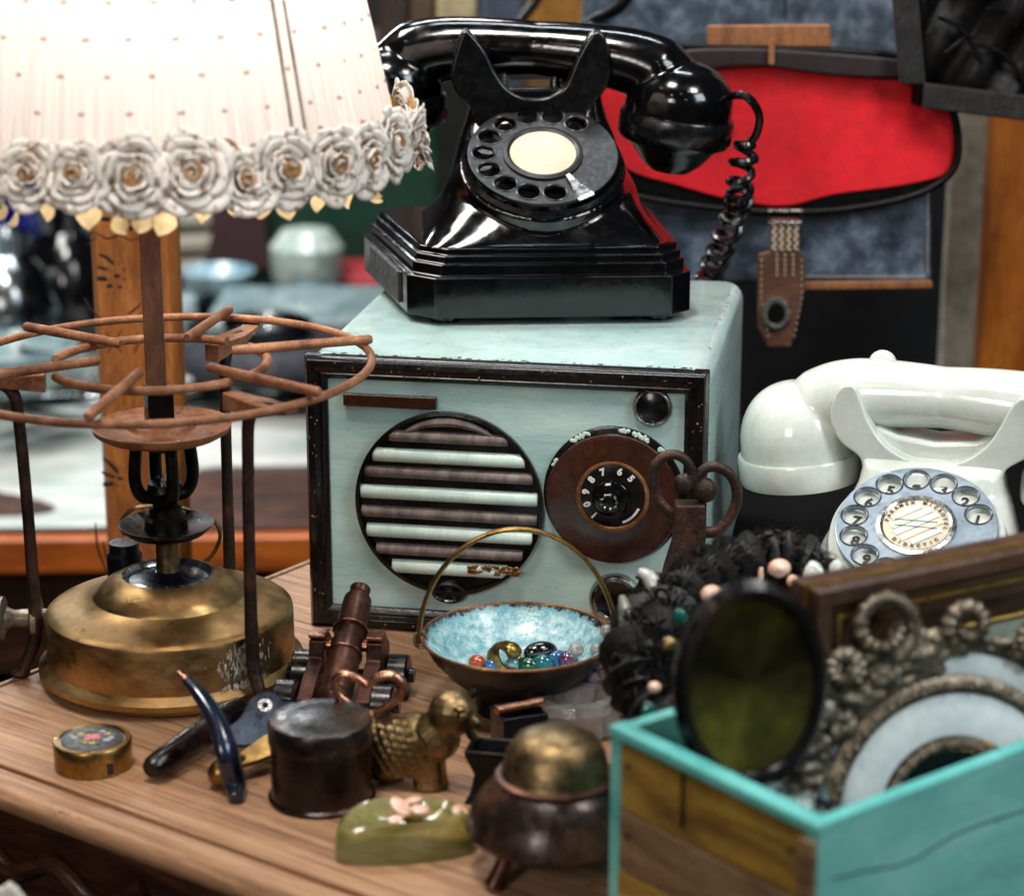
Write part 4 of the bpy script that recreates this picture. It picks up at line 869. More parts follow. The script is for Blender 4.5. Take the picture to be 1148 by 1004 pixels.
# iron scroll key
p = Vector((.0905, 1.150, 0)); ik = thing('iron_scroll_stand', 'rusty iron stand with two curled loops in front of the radio dial', 'iron stand', tuple(p), 0)
kp = lambda zx, zy: at(690+zx/5.02, 490+zy/5.02, 1.150)-p
mb = MB(); mb.tube(smooth_path([kp(440, 500), kp(380, 485), kp(300, 420), kp(235, 340), kp(212, 240), kp(225, 160), kp(280, 105), kp(345, 100), kp(400, 135), kp(430, 200), kp(425, 255), kp(385, 275)], 6), lerp_r([.0034, .0032, .0030, .0028, .0028, .0028, .0028, .0028, .0026, .0026, .0036, .0046], 6), 12)
mb.ball(kp(378, 262), (.0050, .0042, .0056)); mb.build('scroll', rustdk, ik, remesh=.0009, smooth=1)
mb = MB(); mb.tube(smooth_path([kp(440, 505), kp(520, 535), kp(590, 510), kp(650, 440), kp(683, 350), kp(675, 260), kp(630, 195), kp(560, 165), kp(500, 180), kp(462, 235), kp(470, 300), kp(500, 320)], 6), lerp_r([.0034, .0032, .0032, .0030, .0030, .0030, .0030, .0030, .0028, .0028, .0038, .005], 6), 12)
mb.ball(kp(508, 298), (.0060, .005, .0068)); mb.build('scroll', rustdk, ik, remesh=.0009, smooth=1)
zt_ = kp(455, 365).z
mb = MB(); mb.loft([[Vector((x_+s1*w, s2*w*.8, z)) for s1, s2 in ((-1, -1), (1, -1), (1, 1), (-1, 1))] for x_, w, z in ((0, .0200, 0), (.000, .0195, .012), (.000, .0168, .028), (.001, .0115, zt_-.037), (.0015, .0082, zt_-.022), (.002, .0085, zt_-.018), (.002, .0078, zt_))]); mb.build('stem', rustdk, ik, bevel=.0012)

# ================================================================== CRATE AND ITS CONTENTS
h_ = .09; CA, CB_, CC = onz(675, 815, h_), onz(918, 925, h_), onz(1148, 838, h_)
wv = (CC-CB_).normalized(); uv = Vector((-wv.y, wv.x, 0)); LC = .245; WC = (CA-CB_).dot(uv)
az = math.degrees(math.atan2(wv.y, wv.x))
cr = thing('wooden_crate', 'teal painted wooden crate with brown plank end full of frames and trinkets', 'crate', (CB_.x, CB_.y, 0), az)
# local: x along wv (long side facing viewer-right), y along uv
MB().box((LC/2, WC/2, .006), (LC-.012, WC-.012, .006)).build('bottom', plankb, cr)
tk = .0065
cr1 = MB(); cr1.box((LC/2, tk/2, h_/2+.0005), (LC, tk, h_-.001)); o = cr1.build('front_panel', teal, cr, bevel=.001)
MB().box((LC/2, WC-tk/2, h_/2), (LC, tk, h_-.001)).build('back_panel', teal, cr, bevel=.001)
MB().box((LC-tk/2, WC/2, h_/2), (tk, WC-2*tk-.001, h_-.002)).build('far_end_panel', teal, cr, bevel=.001)
zz = .001
for k, (hh, mt, xo) in enumerate(((.027, plankm, 0), (.027, plankb, 0), (.0285, plankm, 0))):
    hh_ = hh; MB().box((.0035, WC/2, zz+hh_/2), (tk-.0005*k, WC-.002-.0006*k, hh_-.0006)).build('plank', mt, cr, bevel=.0008); zz += hh_
MB().box((-.0006, WC*.62, .0735), (.0012, .0008, .024)).build('plank_joint', soot, cr)
MB().box((.0035, WC/2, h_-.0022), (tk+.002, WC+.0005, .0052)).build('top_edge', teal, cr, bevel=.0012)
MB().box((-.0012, .0042, .042), (.003, .008, .0825)).build('corner_post', plankb, cr, bevel=.0008)
mb = MB(); mb.tube(smooth_path([(.008, -.0001, .066), (.03, -.0001, .063), (.05, -.0001, .060), (.08, -.0001, .064), (.12, -.0001, .062)], 6), .00035, 6); mb.build('paint_crack', soot, cr)
Mc = T(CB_.x, CB_.y, 0)@RX(R(az), 4, 'Z')
def cl(x, y, z): return Mc@Vector((x, y, z))
nC = -uv
for ny, nz__ in ((.012, .076), (WC-.012, .076), (.012, .045), (WC-.012, .045), (WC*.5, .014)): MB().lathe([(0, 0), (.0013, 0), (.0011, .0005), (0, .0007)], M=T(-.0002 if ny > .02 else -.0028, ny, nz__)@RX(-PI/2, 4, 'Y'), seg=14).build('nail_head', soot, cr)
# picture frame, standing at y = WC*.80
fy = WC*.74; P0 = cl(0, fy, 0)
tl = hitp(905, 657, P0, nC); lt = Mc.inverted()@tl
fh = lt.z-.010; fw = .24; faz = az-9
pf = thing('picture_frame', 'brown and gilt picture frame with a faded pale painting standing in the crate', 'picture frame', (tl.x+fw/2*math.cos(R(faz)), tl.y+fw/2*math.sin(R(faz)), .010), faz)
tlt = RX(R(-6), 4, 'X')
def fr(name, prof, mt, par): mb = MB(); rect_frame(mb, fw, fh, prof, T(0, 0, fh/2)); 
prof_f = [(0, -.012), (0, .004), (.0015, .006), (.008, .0065), (.0105, .003), (.014, .0025)]
mb = MB(); rect_frame(mb, fw, fh, prof_f+[(.014, -.012)], T(0, 0, fh/2)); fo_ = mb.build('outer_moulding', gilt, pf, bevel=.0006)
mb = MB(); rect_frame(mb, fw, fh, [(.0142, -.010), (.0142, .0028), (.0155, .0034), (.0172, .0022), (.0172, -.010)], T(0, 0, fh/2)); mb.build('gilt_bead', giltline, pf)
mb = MB(); rect_frame(mb, fw, fh, [(.0174, -.010), (.0174, .0006), (.022, .0008), (.0245, -.002), (.030, -.0045), (.034, -.006), (.034, -.010)], T(0, 0, fh/2)); mb.build('inner_moulding', gilt, pf)
mb = MB(); rect_frame(mb, fw, fh, [(.0342, -.010), (.0342, -.0045), (.0352, -.0038), (.0380, -.0065), (.0380, -.010)], T(0, 0, fh/2)); mb.build('gilt_slip', giltline, pf)
mb = MB(); rect_frame(mb, fw+.0012, fh+.0012, [(.0, -.0015), (.0, .0010), (.0020, .0010), (.0020, -.0015)], T(0, 0, fh/2)); mb.build('gilt_edge', giltline, pf)
MB().box((0, .0085, fh/2), (fw-.070, .002, fh-.070)).build('painting', canvas, pf)
# pewter oval mirror with white ring
P1 = cl(0, WC*.40, 0); c_ = hitp(1066, 908, P1, nC)
om = thing('pewter_mirror', 'ornate pewter filigree mirror with a white enamel ring leaning in the crate', 'mirror', tuple(c_), az-25); om.scale = (1.22, 1.22, 1.22)
MP = RX(R(-10), 4, 'X')@RX(PI/2, 4, 'X')
def ringl(r0, r1, z0_, zz_, name, mt, ang=40): return MB().lathe([(r0, z0_), (r1, z0_), (r1*.998, z0_+zz_*.7), ((r0+r1)/2, z0_+zz_), (r0*1.002, z0_+zz_*.7)], M=MP, seg=96, closed=True).build(name, mt, om, ang=ang)
MB().lathe([(0, 0), (.0215, 0), (.0215, .001), (0, .001)], M=MP, seg=64).build('mirror_glass', mirror, om)
ringl(.0272, .0415, 0, .0034, 'enamel_ring', enamel); ringl(.0478, .0555, -.003, .0030, 'enamel_ring', enamel)
mb = MB()
for k in range(64): a = 2*PI*k/64; mb.ball(MP@Vector((.0240*math.cos(a), .0240*math.sin(a), .0016)), .0019+.0005*(k % 2), seg=8)
mb.build('beaded_ring', pewter, om)
mb = MB(); mb.lathe([(.0415, -.003), (.0480, -.003), (.0478, .0015), (.0445, .0035), (.0418, .002)], M=MP, seg=96, closed=True)
for k in range(90): a = 2*PI*k/90; mb.ball(MP@Vector(((.0446+.0012*math.sin(k*2.4))*math.cos(a), .0446*math.sin(a), .0028)), .0014+.0008*random.random(), seg=8)
mb.build('filigree_band', pewter, om)
mb = MB(); mb.lathe([(.0555, -.005), (.0600, -.005), (.0598, -.001), (.0575, .001), (.0556, 0)], M=MP, seg=96, closed=True)
for k in range(420):
    a = R(random.triangular(70, 230, 140)) if k < 330 else random.uniform(0, 2*PI)
    w_ = max(0, 1-abs(math.degrees(a)-140)/80) if k < 330 else 0
    r_ = random.uniform(.0485 if k < 330 and math.degrees(a) > 88 else .0575, .0600+.0095*w_+.003*math.sin(a*11)); s_ = random.uniform(.0013, .0030)
    mb.ball(MP@Vector((r_*math.cos(a), r_*math.sin(a), random.uniform(-.002, .0022))), (s_*random.uniform(.8, 2), s_, s_), (0, random.uniform(0, 3), 0), seg=8)
mb.build('leaf_border', pewter, om, remesh=.0008)
def curl(cx, cy, r0, a0, sgn, name='scroll'):
    P = []; 
    for k in range(34):
        t = k/33; r_ = r0*(1-.62*t); a = a0+sgn*t*2*PI*1.25; P.append(MP@Vector((cx+r_*math.cos(a), cy+r_*math.sin(a), .001+.003*t)))
    mb = MB(); mb.tube(P, lerp_r([.0026+.0008*(k % 2)-.0008*k/33 for k in range(34)], 1), 10); mb.build(name, pewter, om)
for a, sg, r0, rc_ in ((110, 1, .0125, .0710), (146, -1, .0125, .0665), (126, 1, .0065, .066), (176, 1, .0095, .066), (84, -1, .0080, .0655), (62, 1, .0075, .065), (200, -1, .010, .066)):
    curl(rc_*math.cos(R(a)), rc_*math.sin(R(a)), r0, R(a+180), sg)
# oval tray / hand mirror
P2 = cl(0, WC*.66, 0); c_ = hitp(842, 768, P2, nC)
hm = thing('oval_tray', 'dark oval brass tray with a black rim standing in the crate left of the frame', 'tray', tuple(c_), az-24)
MO = RX(R(-8), 4, 'X')@RX(PI/2, 4, 'X')
MB().lathe([(0, 0), (.0270, 0), (.0272, .0008), (.015, -.0002), (0, -.0005)], M=MO, seg=72, sy=1.36).build('tray_face', tray_reflection, hm)
MB().lathe([(.0265, -.003), (.0325, -.003), (.0328, .001), (.030, .0038), (.0275, .0032), (.0265, .0010)], M=MO, seg=72, closed=True, sy=1.32).build('tray_rim', blackp, hm)
# wooden hoop
_n = Matrix.Rotation(R(az-25), 3, 'Z')@Vector((0, -1, 0)); c_ = hitp(949, 898, Vector(om.location)-_n*.020, _n)
wh = thing('wooden_hoop', 'thin orange brown round wooden frame behind the pewter mirror', 'round frame', tuple(c_), az-25)
MB().lathe([(.024, -.005), (.0285, -.005), (.0295, -.002), (.0295, .003), (.0275, .005), (.0245, .004)], M=RX(PI/2, 4, 'X'), seg=64, closed=True).build('hoop', tanl, wh)
MB().lathe([(0, -.002), (.0242, -.002), (.0242, .0005), (0, .001)], M=RX(PI/2, 4, 'X'), seg=48).build('glass', mirror, wh)
# crumpled foil / clear wrap
mb = MB(); q_ = cl(.035, WC*.48, .060)
for k in range(70): 
    d3 = Vector((random.gauss(0, .012), random.gauss(0, .008), random.gauss(0, .006))); s_ = random.uniform(.003, .007); n1 = Vector((random.gauss(0, 1), random.gauss(0, 1), random.gauss(0, 1))).normalized(); t1 = n1.orthogonal().normalized(); t2 = n1.cross(t1)
    mb._add([d3+t1*s_, d3+t2*s_, d3-t1*s_+n1*s_*.3, d3-t2*s_], [(0, 1, 2), (0, 2, 3)])
o = mb.build('crumpled_wrap', pm('grey_wrap', ['2a3434', '6a7c7c', 'a8b8b8'], 90, rough=.2, metal=.4), recalc=False, ang=180); o.location = q_; tag(o, 'crumpled grey wrapping in the crate at the foot of the oval tray', 'wrapping')
# dark lining heap filling the crate
mb = MB(); mb.grid(lambda u, v: Vector((.008+u*(LC-.016), .008+v*(WC-.016), .045+.012*math.sin(5*u+2)*math.sin(4*v)+.004*math.sin(23*u)*math.sin(19*v))), 40, 24); o = mb.build('crumpled_cloth', feather, ang=180); o.matrix_world = Mc; tag(o, 'crumpled black cloth lining the inside of the crate', 'cloth'); 
# black feather garland
mb = MB()
gp = smooth_path([at(912, 656, 1.055), at(900, 632, 1.06), at(860, 628, 1.06), at(815, 640, 1.05), at(775, 662, 1.03), at(745, 700, 1.005), at(730, 745, .985), at(735, 790, .965), at(765, 815, .955), at(800, 838, .95), at(770, 800, .99), at(748, 760, 1.0), at(770, 705, 1.02), at(740, 680, 1.04), at(712, 735, .99), at(720, 780, .97)], 24)
for k in range(14000):
    i_ = random.randrange(len(gp)-1); p0 = gp[i_]; d = (gp[i_+1]-gp[i_]).normalized()
    n1 = Vector((random.gauss(0, 1), random.gauss(0, 1), random.gauss(0, 1))).normalized(); n1 = (n1-d*n1.dot(d)*.8).normalized()
    Ln = random.uniform(.003, .009); s_ = d.cross(n1).normalized()*random.uniform(.00025, .0007)
    b0 = p0+n1*random.uniform(.006, .012); b1 = b0+n1*Ln*.5+d*random.uniform(-.003, .003); b2 = b1+n1*Ln*.5+d*random.uniform(-.005, .005)+Vector((0, 0, -.002))
    mb._add([b0-s_, b0+s_, b1+s_, b1-s_, b2], [(0, 1, 2, 3), (3, 2, 4)])
ft = mb.build('feather_boa', feather, recalc=False, ang=180)
tag(ft, 'tangled fluffy black feather boa piled over the left side of the crate', 'feather boa')
mb = MB()
for k in range(140):
    p0 = gp[random.randrange(len(gp))]+Vector((random.gauss(0, .007), random.gauss(0, .007), random.gauss(0, .007))); q3 = Euler((random.uniform(0, 6), random.uniform(0, 6), random.uniform(0, 6))).to_matrix(); r_ = random.uniform(.0025, .006)
    mb.tube([p0+q3@Vector((r_*(1-.5*t/10)*math.cos(t*.62), r_*(1-.5*t/10)*math.sin(t*.62), r_*.08*t)) for t in range(11)], random.uniform(.0005, .0010), 5)
mb.build('curled_wire_trim', pm('dark_wire', ['060605', '15130f', '4a4438'], 70, rough=.3, metal=.8), ft)
MBc = MB(); MBc.tube(gp[::3], [.0125+.003*math.sin(k_*1.7)+.002*math.sin(k_*3.1) for k_ in range(len(gp[::3]))], 14); MBc.build('boa_core', feather, ft)
def blob(name, label, cat, px, py, Y, r, mt, group, rz=0, rem=True):
    r = tuple(x*.88 for x in r); q_ = at(px, py, Y-.012); mb = MB(); mb.ball((0, 0, 0), r)
    for k in range(4):
        v_ = Vector((random.gauss(0, 1), random.gauss(0, 1), random.gauss(0, 1))).normalized(); mb.ball((v_.x*r[0]*.6, v_.y*r[1]*.6, v_.z*r[2]*.6), tuple(x*.55 for x in r))
    o = mb.build(name, mt, remesh=.0008, smooth=2); o.location = q_; o.rotation_euler.z = R(rz); return tag(o, label, cat, group)
G1 = 'shell beads caught in the feather boa'
blob('shell_bead', 'pinkish brown round shell bead in the boa right of the grape cluster', 'bead', 798, 666, 1.0, (.0058, .005, .0050), shell, G1)
blob('shell_bead', 'pale pink irregular shell bead at the top of the black boa', 'bead', 874, 636, 1.035, (.0062, .005, .0048), shell, G1)
blob('shell_bead', 'small pink shell bead just below the topmost pale pink one', 'bead', 889, 651, 1.03, (.0036, .004, .0032), shell, G1)
blob('shell_bead', 'thin white sliver bead standing left of the topmost pink bead', 'bead', 853, 645, 1.03, (.0016, .002, .0050), shell, G1)
blob('shell_bead', 'dull green gold bead low on the boa beside the tray rim', 'bead', 751, 722, .985, (.0052, .004, .0046), brassold, G1)
blob('shell_bead', 'tiny brown bead at the lower left of the boa', 'bead', 734, 770, .96, (.0036, .003, .0032), shell, G1)
blob('turquoise_bead', 'upper turquoise green bead in the boa beside the tray', 'bead', 762, 690, .99, (.0040, .003, .0044), glassm('turq', '05403a', '127068'), 'turquoise beads in the boa')
blob('turquoise_bead', 'lower turquoise green bead in the boa near the crate corner', 'bead', 727, 797, .945, (.0040, .003, .0052), MATS['turq'], 'turquoise beads in the boa')
wg = pm('white_porcelain', ['b8c0b8', 'e0e4de'], 40, rough=.2, coat=.4)
blob('white_bead', 'larger white porcelain bead left of the frame corner', 'bead', 912, 645, 1.03, (.0055, .0045, .0080), wg, 'white porcelain beads on the boa')
blob('white_bead', 'smaller white porcelain bead nearest the grey telephone dial', 'bead', 938, 640, 1.035, (.0038, .0040, .0068), wg, 'white porcelain beads on the boa')
# brass grape cluster
mb = MB(); q_ = at(758, 668, 1.03)
for (x, z, r) in ((0, .008, .003), (-.004, .004, .0026), (.003, .003, .0028), (-.007, -.001, .0026), (-.001, -.002, .0030), (.006, -.003, .0026), (-.008, -.007, .0028), (-.002, -.009, .0026), (.004, -.009, .0028), (.001, -.015, .0024)): mb.ball((x, random.uniform(-.003, .003), z), (r, r, r*1.4), (0, random.uniform(-.5, .5), 0), seg=12)
o = mb.build('grape_cluster', brassold, remesh=.0007); o.location = q_; tag(o, 'small cluster of old brass grapes before the iron stand', 'ornament')
# horns / tusks and little glass dish behind crate corner
tusk = pm('tusk_ivory', ['a8aaa4', 'cdd0ca'], 20, rough=.3, coat=.3)
def tuskf(name, label, pts, rs, mt):
    q0 = pts[-1]; mb = MB(); mb.tube(smooth_path([p_-q0 for p_ in pts], 6), lerp_r(rs, 6), 14); o = mb.build(name, mt); o.location = q0; return tag(o, label, 'tusk')
tuskf('ivory_tusk', 'pale curved ivory coloured tusk standing beside the volume knob', [at(716, 640, 1.03), at(729, 648, 1.028), at(737, 668, 1.025), at(741, 695, 1.022), at(740, 722, 1.02)], [.0018, .0035, .0042, .0040, .0030], tusk)
tuskf('grey_tusk', 'grey green pointed tusk in front of the bowl handle', [at(697, 668, 1.02), at(702, 685, 1.015), at(706, 710, 1.01), at(708, 745, 1.0)], [.0015, .0036, .0052, .0055], pm('tusk_grey', ['4a5048', '8a9084'], 20, rough=.35))
mb = MB(); q_ = at(720, 716, 1.012); mb.lathe([(.011, 0), (.0135, .001), (.0135, .003), (.011, .0035)], M=RX(R(10), 4, 'X'), seg=40, closed=True); mb.lathe([(0, -.020), (.008, -.020), (.011, -.010), (.0115, 0), (.009, 0), (0, -.014)], seg=32)
o = mb.build('glass_beaker', crystal); o.location = q_; tag(o, 'small silver rimmed glass beaker beside the tusks', 'beaker')
q_ = at(722, 705, 1.03); o = MB().ball((0, 0, 0), (.005, .004, .0045)).build('amber_bead', gb_o); o.location = q_; tag(o, 'amber bead at the mouth of the little glass beaker', 'bead')
p = onz(700, 800, .0); mb = MB()
for k in range(60): mb.ball((random.gauss(0, .010), random.gauss(0, .012), abs(random.gauss(0, .012))+.004), random.uniform(.003, .006), seg=8)
o = mb.build('bead_heap', crystal, remesh=.0012); o.location = (p.x, p.y, 0); tag(o, 'heap of milky glass beads between crystal dish and crate', 'beads')
for i, (px, py, Y, r, mt, lab) in enumerate(((700, 770, 1.0, .0052, copper, 'dark copper button between the paperweight and the boa'), (712, 752, 1.0, .0048, brassold, 'dull brass button under the grey tusk'))):
    q_ = at(px, py, Y); o = MB().ball((0, 0, 0), (r, r*.6, r)).build('metal_button', mt); o.location = q_; tag(o, lab, 'button', 'metal buttons by the boa')
# white paper flower, bottom left
fl_ = thing('white_flower', 'white petalled paper flower at the bottom left below the table edge', 'flower', tuple(at(12, 1010, .86)), 0)
for (dx, dz, rr, L2, w_) in ((-.004, -.004, 20, .022, .006), (.004, -.002, -12, .018, .0045), (-.012, -.004, 40, .022, .006), (.010, -.008, -40, .018, .005)):
    mb = MB(); q = T(dx, 0, dz)@RX(R(rr), 4, 'Y')
    mb.grid(lambda u, v: q@Vector(((u-.5)*2*w_*math.sin(PI*min(.98, .15+.83*v)), -.003*math.sin(2.5*v)+.0015*(2*u-1)**2, L2*v-.008)), 6, 8); mb.build('petal', pm('paper', ['b8b4aa', 'd0ccc2'], 40, rough=.7) if 'paper' not in MATS else MATS['paper'], fl_, recalc=False, ang=180, solid=.0004)
MB().tube([(0, 0, -.006), (.004, .01, -.18), (.004, .02, -.36)], .0018, 8).build('stem', grnm, fl_)

# ================================================================== BACKGROUND
# carved post
pY = 1.47; q0, q1 = at(89, 235, pY), at(186, 235, pY); pw = q1.x-q0.x; pcx = (q0.x+q1.x)/2
zt_ = at(100, 60, pY).z
cpst = thing('carved_post', 'carved reddish wooden post with burnt flower marks standing behind the stove', 'post', (pcx+.004, pY+.012, -.95), 0)
MB().loft([[Vector((x*pw/2*a, y, z+.95)) for x, y in ((-1, .0), (-.85, -.010), (.85, -.010), (1, 0), (1, .02), (-1, .02))] for z, a in ((-.95, .95), (-.2, .95), (0, .98), (.2, 1), (.42, 1))]).build('shaft', carvedm, cpst, bevel=.001)
def cp(px, py): v_ = at(px, py, pY); return Vector((v_.x-pcx-.004, -.0225, v_.z+.95))
def mark(pts, r, name='burnt_mark'):
    mb = MB(); P = smooth_path([cp(*p_) for p_ in pts], 4); n_ = len(P)
    mb.tube(P, [r*(.35+.65*math.sin(PI*(k+.5)/n_)) for k in range(n_)], 8, flat=.5 if 0 else 1); 
    for v_ in mb.bm.verts: v_.co.y = -.0222+(v_.co.y+.0225)*.25
    mb.build(name, burnt, cpst)
Zp = lambda x, y: (x/5.02, 200+y/5.02)
for (pts, r) in (([(580, 212), (635, 212)], 13), ([(680, 205), (712, 192)], 12), ([(700, 270), (765, 262)], 14), ([(490, 205), (530, 210)], 8), ([(570, 408), (620, 430), (655, 470)], 10), ([(560, 478), (620, 492)], 10), ([(560, 545), (618, 545)], 14), ([(655, 530), (690, 528)], 12), ([(615, 590), (650, 582)], 12), ([(680, 595), (700, 588)], 9), ([(708, 500), (716, 492)], 8), ([(712, 550), (722, 548)], 7),
                 ([(490, 320), (550, 290), (620, 322), (690, 300), (740, 330), (812, 318)], 5), ([(488, 650), (530, 720), (600, 790)], 6), ([(812, 680), (770, 720), (735, 745)], 6), ([(500, 360), (560, 310)], 4), ([(610, 840), (650, 900), (700, 960)], 5), ([(700, 830), (660, 900), (620, 960)], 5), ([(780, 840), (790, 900), (770, 960)], 5)):
    mark([Zp(x, y) for x, y in pts], r*pY*.96/FPX/5.02*1.15)
for (pts, r) in (([(118, 508), (130, 518), (136, 526)], 2.4), ([(117, 524), (132, 530)], 2.2), ([(118, 538), (130, 536)], 2.8), ([(134, 530), (141, 532)], 2), ([(110, 580), (113, 610), (125, 640)], 1.4), ([(118, 600), (124, 625), (132, 640)], 1.4), ([(150, 500), (162, 560), (168, 590)], 1.2)):
    mark(pts, r*pY*.96/FPX*1.1)
# side table on the left behind
tY = 2.05; e0, e1 = at(-60, 596, tY), at(345, 575, tY+.06); zt2 = at(150, 592, tY).z
st_ = thing('side_table', 'orange wooden side table behind the stove under a pale cloth', 'side table', ((e0.x+e1.x)/2-.15, tY, zt2), 2)
MB().box((0, .45, -.022), (.86, .94, .034)).build('tabletop', orangeh, st_, bevel=.003)
MB().box((.0, .455, -.0035), (.85, .92, .004)).build('inlaid_top', oakdark, st_)
MB().box((0, .47, -.10), (.80, .86, .12)).build('frame', oakdark, st_)
for x in (-.38, .38):
    for y in (.06, .84): MB().box((x, y, -.45), (.04, .04, .72)).build('leg', oakdark, st_)
mb = MB(); mb.grid(lambda u, v: Vector((-.43+u*.86, (lambda y0: y0+v*(.944-y0))(-.006+.20/(1+math.exp(-(u-.70)*80))), .002+.004*math.sin(9*u+4*v)+.003*math.sin(23*v+5*u)-(.008 if v == 0 else 0))), 60, 60); o = mb.build('pale_cloth', marble, ang=180, solid=.004); o.location = st_.location; o.rotation_euler = st_.rotation_euler; tag(o, 'pale green and white streaked cloth spread over the side table', 'cloth')
zc_ = zt2+.008
def prop(name, label, cat, px, py, Y, build, rz=0, group=None, zz=None):
    v_ = at(px, py, Y); t = thing(name, label, cat, (v_.x, v_.y, v_.z if zz is None else zz), rz, group); build(t); return t
def lat(pr, mt, nm, sx=1, sy=1): return lambda t: MB().lathe(pr, seg=36, sx=sx, sy=sy).build(nm, mt, t, ang=35)
B1 = [(0, 0), (.035, 0), (.06, .012), (.075, .035), (.082, .05), (.078, .052), (.055, .018), (0, .010)]
JG = [(0, 0), (.03, 0), (.045, .02), (.05, .05), (.035, .085), (.022, .10), (.028, .12), (.023, .12), (.018, .10), (0, .09)]
BT = [(0, 0), (.03, 0), (.032, .01), (.032, .09), (.012, .125), (.012, .16), (.015, .165), (0, .166)]
def laid(M_): pass
prop('glass_bowl', 'blurred clear pressed glass bowl left of the carved post', 'glass bowl', 20, 440, 2.30, lat([(r*.8, z*1.0) for r, z in B1], glassp, 'bowl_body'))
prop('glass_bowl', 'blurred pale blue glass bowl right of the carved post', 'glass bowl', 245, 330, 2.75, lat([(r*.55, z*.6) for r, z in B1], pm('blue_white_glass', ['4a7080', '8aa8b4', 'c0d0d4'], 60, rough=.2, coat=.3), 'bowl_body'))
prop('silver_jug', 'black and silver jug standing at the far left behind the trivet', 'jug', 12, 400, 2.45, lat([(r*1.15, z*1.15) for r, z in JG], plate_s, 'jug_body'))
prop('dark_jug', 'dark glossy jug between the silver jug and the carved post', 'jug', 80, 385, 2.55, lat([(r*1.1, z*1.3) for r, z in JG], bake, 'jug_body'))
prop('black_teapot', 'black round teapot half hidden behind the left edge of the shade', 'teapot', 18, 345, 2.8, lat([(0, 0), (.05, 0), (.08, .03), (.085, .06), (.06, .10), (.02, .115), (.018, .13), (0, .135)], bakeworn, 'pot_body'))
prop('silver_bowl', 'shiny silver bowl reflecting lights just left of the carved post', 'silver bowl', 75, 430, 2.36, lat([(r*.6, z*.9) for r, z in B1], plate_s, 'bowl_body'))
prop('silver_bowl', 'shiny silver bowl below the dark green board', 'silver bowl', 300, 400, 2.45, lat([(r*.6, z*.8) for r, z in B1], plate_s, 'bowl_body'))
prop('white_jar', 'white blurred jar lying next to the red cloth right of the post', 'jar', 345, 325, 2.8, lat([(0, 0), (.035, 0), (.045, .02), (.045, .055), (.03, .075), (0, .08)], pm('white_jar_glaze', ['6a8078', 'c0c8c2'], 40, fine=.1, rough=.2, coat=.3), 'jar_body'))
prop('navy_cloth', 'dark navy folded cloth lying near the radio corner', 'cloth', 310, 425, 2.4, lambda t: MB().ball((0, .05, .01), (.12, .08, .03)).build('fold', pm('navy', ['05070f', '10162a'], 10, rough=.7), t))
prop('cobalt_vase', 'cobalt blue glass vase under the left end of the lampshade', 'vase', 8, 262, 2.7, lat([(r*1.0, z*.9) for r, z in BT], blueg, 'vase_body', 1.4, 1.4))
prop('glass_tray', 'streaky pale glass tray in the clutter beside the radio top', 'glass tray', 330, 375, 2.55, lambda t: MB().box((0, .08, .01), (.20, .18, .02)).build('tray_body', glassp, t, bevel=.006))
for i, (x, y, l_, a, lab) in enumerate(((40, 452, .14, 25, 'silver spoon lying nearest the left edge of the pale cloth'), (85, 462, .12, -20, 'silver spoon lying just left of the carved post'), (215, 440, .13, 40, 'silver spoon lying just right of the carved post'), (268, 452, .12, 10, 'silver spoon lying near the front of the cloth beside the radio'), (60, 405, .15, 60, 'silver spoon leaning on the dark jug'), (235, 385, .14, -35, 'silver spoon lying beside the blue glass bowl'))):
    def bs(t, l_=l_): 
        MB().ball((l_/2, 0, .006), (.024, .016, .006)).build('spoon_bowl', plate_s, t); MB().tube([(l_/2-.02, 0, .006), (0, 0, .010), (-l_/2, 0, .006)], [.003, .003, .006], 8, flat=2).build('spoon_handle', plate_s, t)
    v_ = onz(x, y, zc_+.001); t = thing('silver_spoon', lab, 'spoon', tuple(v_), a, 'silver spoons on the pale cloth'); bs(t)
clg = [pm('clutter_glass_a', ['8fb0b8', 'dfeaec'], 14, rough=.12, coat=.5), pm('clutter_glass_b', ['4a6068', '8aaab4'], 14, rough=.1, coat=.5), plate_s, bake, pm('clutter_teal', ['0f4a50', '3a8a88'], 12, rough=.15, coat=.5)]
GOB = [(0, 0), (.018, 0), (.020, .003), (.004, .008), (.003, .030), (.014, .040), (.019, .055), (.017, .070), (.0155, .070), (.017, .055), (.012, .042), (0, .038)]
TUM = [(0, 0), (.014, 0), (.018, .045), (.0168, .045), (.013, .003), (0, .003)]
gobs = {}
for k in range(110):
    px_ = random.choice((random.uniform(-10, 95), random.uniform(-10, 95), random.uniform(185, 430))); py_ = random.uniform(350, 452) if k % 2 else random.uniform(300, 400)
    v_ = onz(px_, py_, zc_)
    if v_.y < (2.35 if px_ < 100 else 2.5) or v_.y > 2.95: continue
    mi = random.randrange(5); key = (mi, k % 2)
    if key not in gobs:
        t = thing('wine_goblet' if k % 2 else 'drinking_tumbler', '', '', (0, 0, 0)); MB().lathe(GOB if k % 2 else TUM, seg=20).build('goblet_body' if k % 2 else 'tumbler_body', clg[mi], t); gobs[key] = t
    else:
        t = gobs[key].copy(); col.objects.link(t); c_ = gobs[key].children[0].copy(); col.objects.link(c_); c_.parent = t
    lie = random.random() < .5
    t.location = (v_.x, v_.y, v_.z+(.018 if lie else 0)); t.rotation_euler = (R(90) if lie else 0, 0, random.uniform(0, 6)); s_ = random.uniform(.8, 1.25); t.scale = (s_, s_, s_)
    kind_ = 'goblet' if k % 2 else 'tumbler'
    tag(t, ('small blurred stemmed goblet' if k % 2 else 'small blurred tumbler')+' in the clutter on the side table behind the stove', kind_, 'blurred '+kind_+'s on the side table')
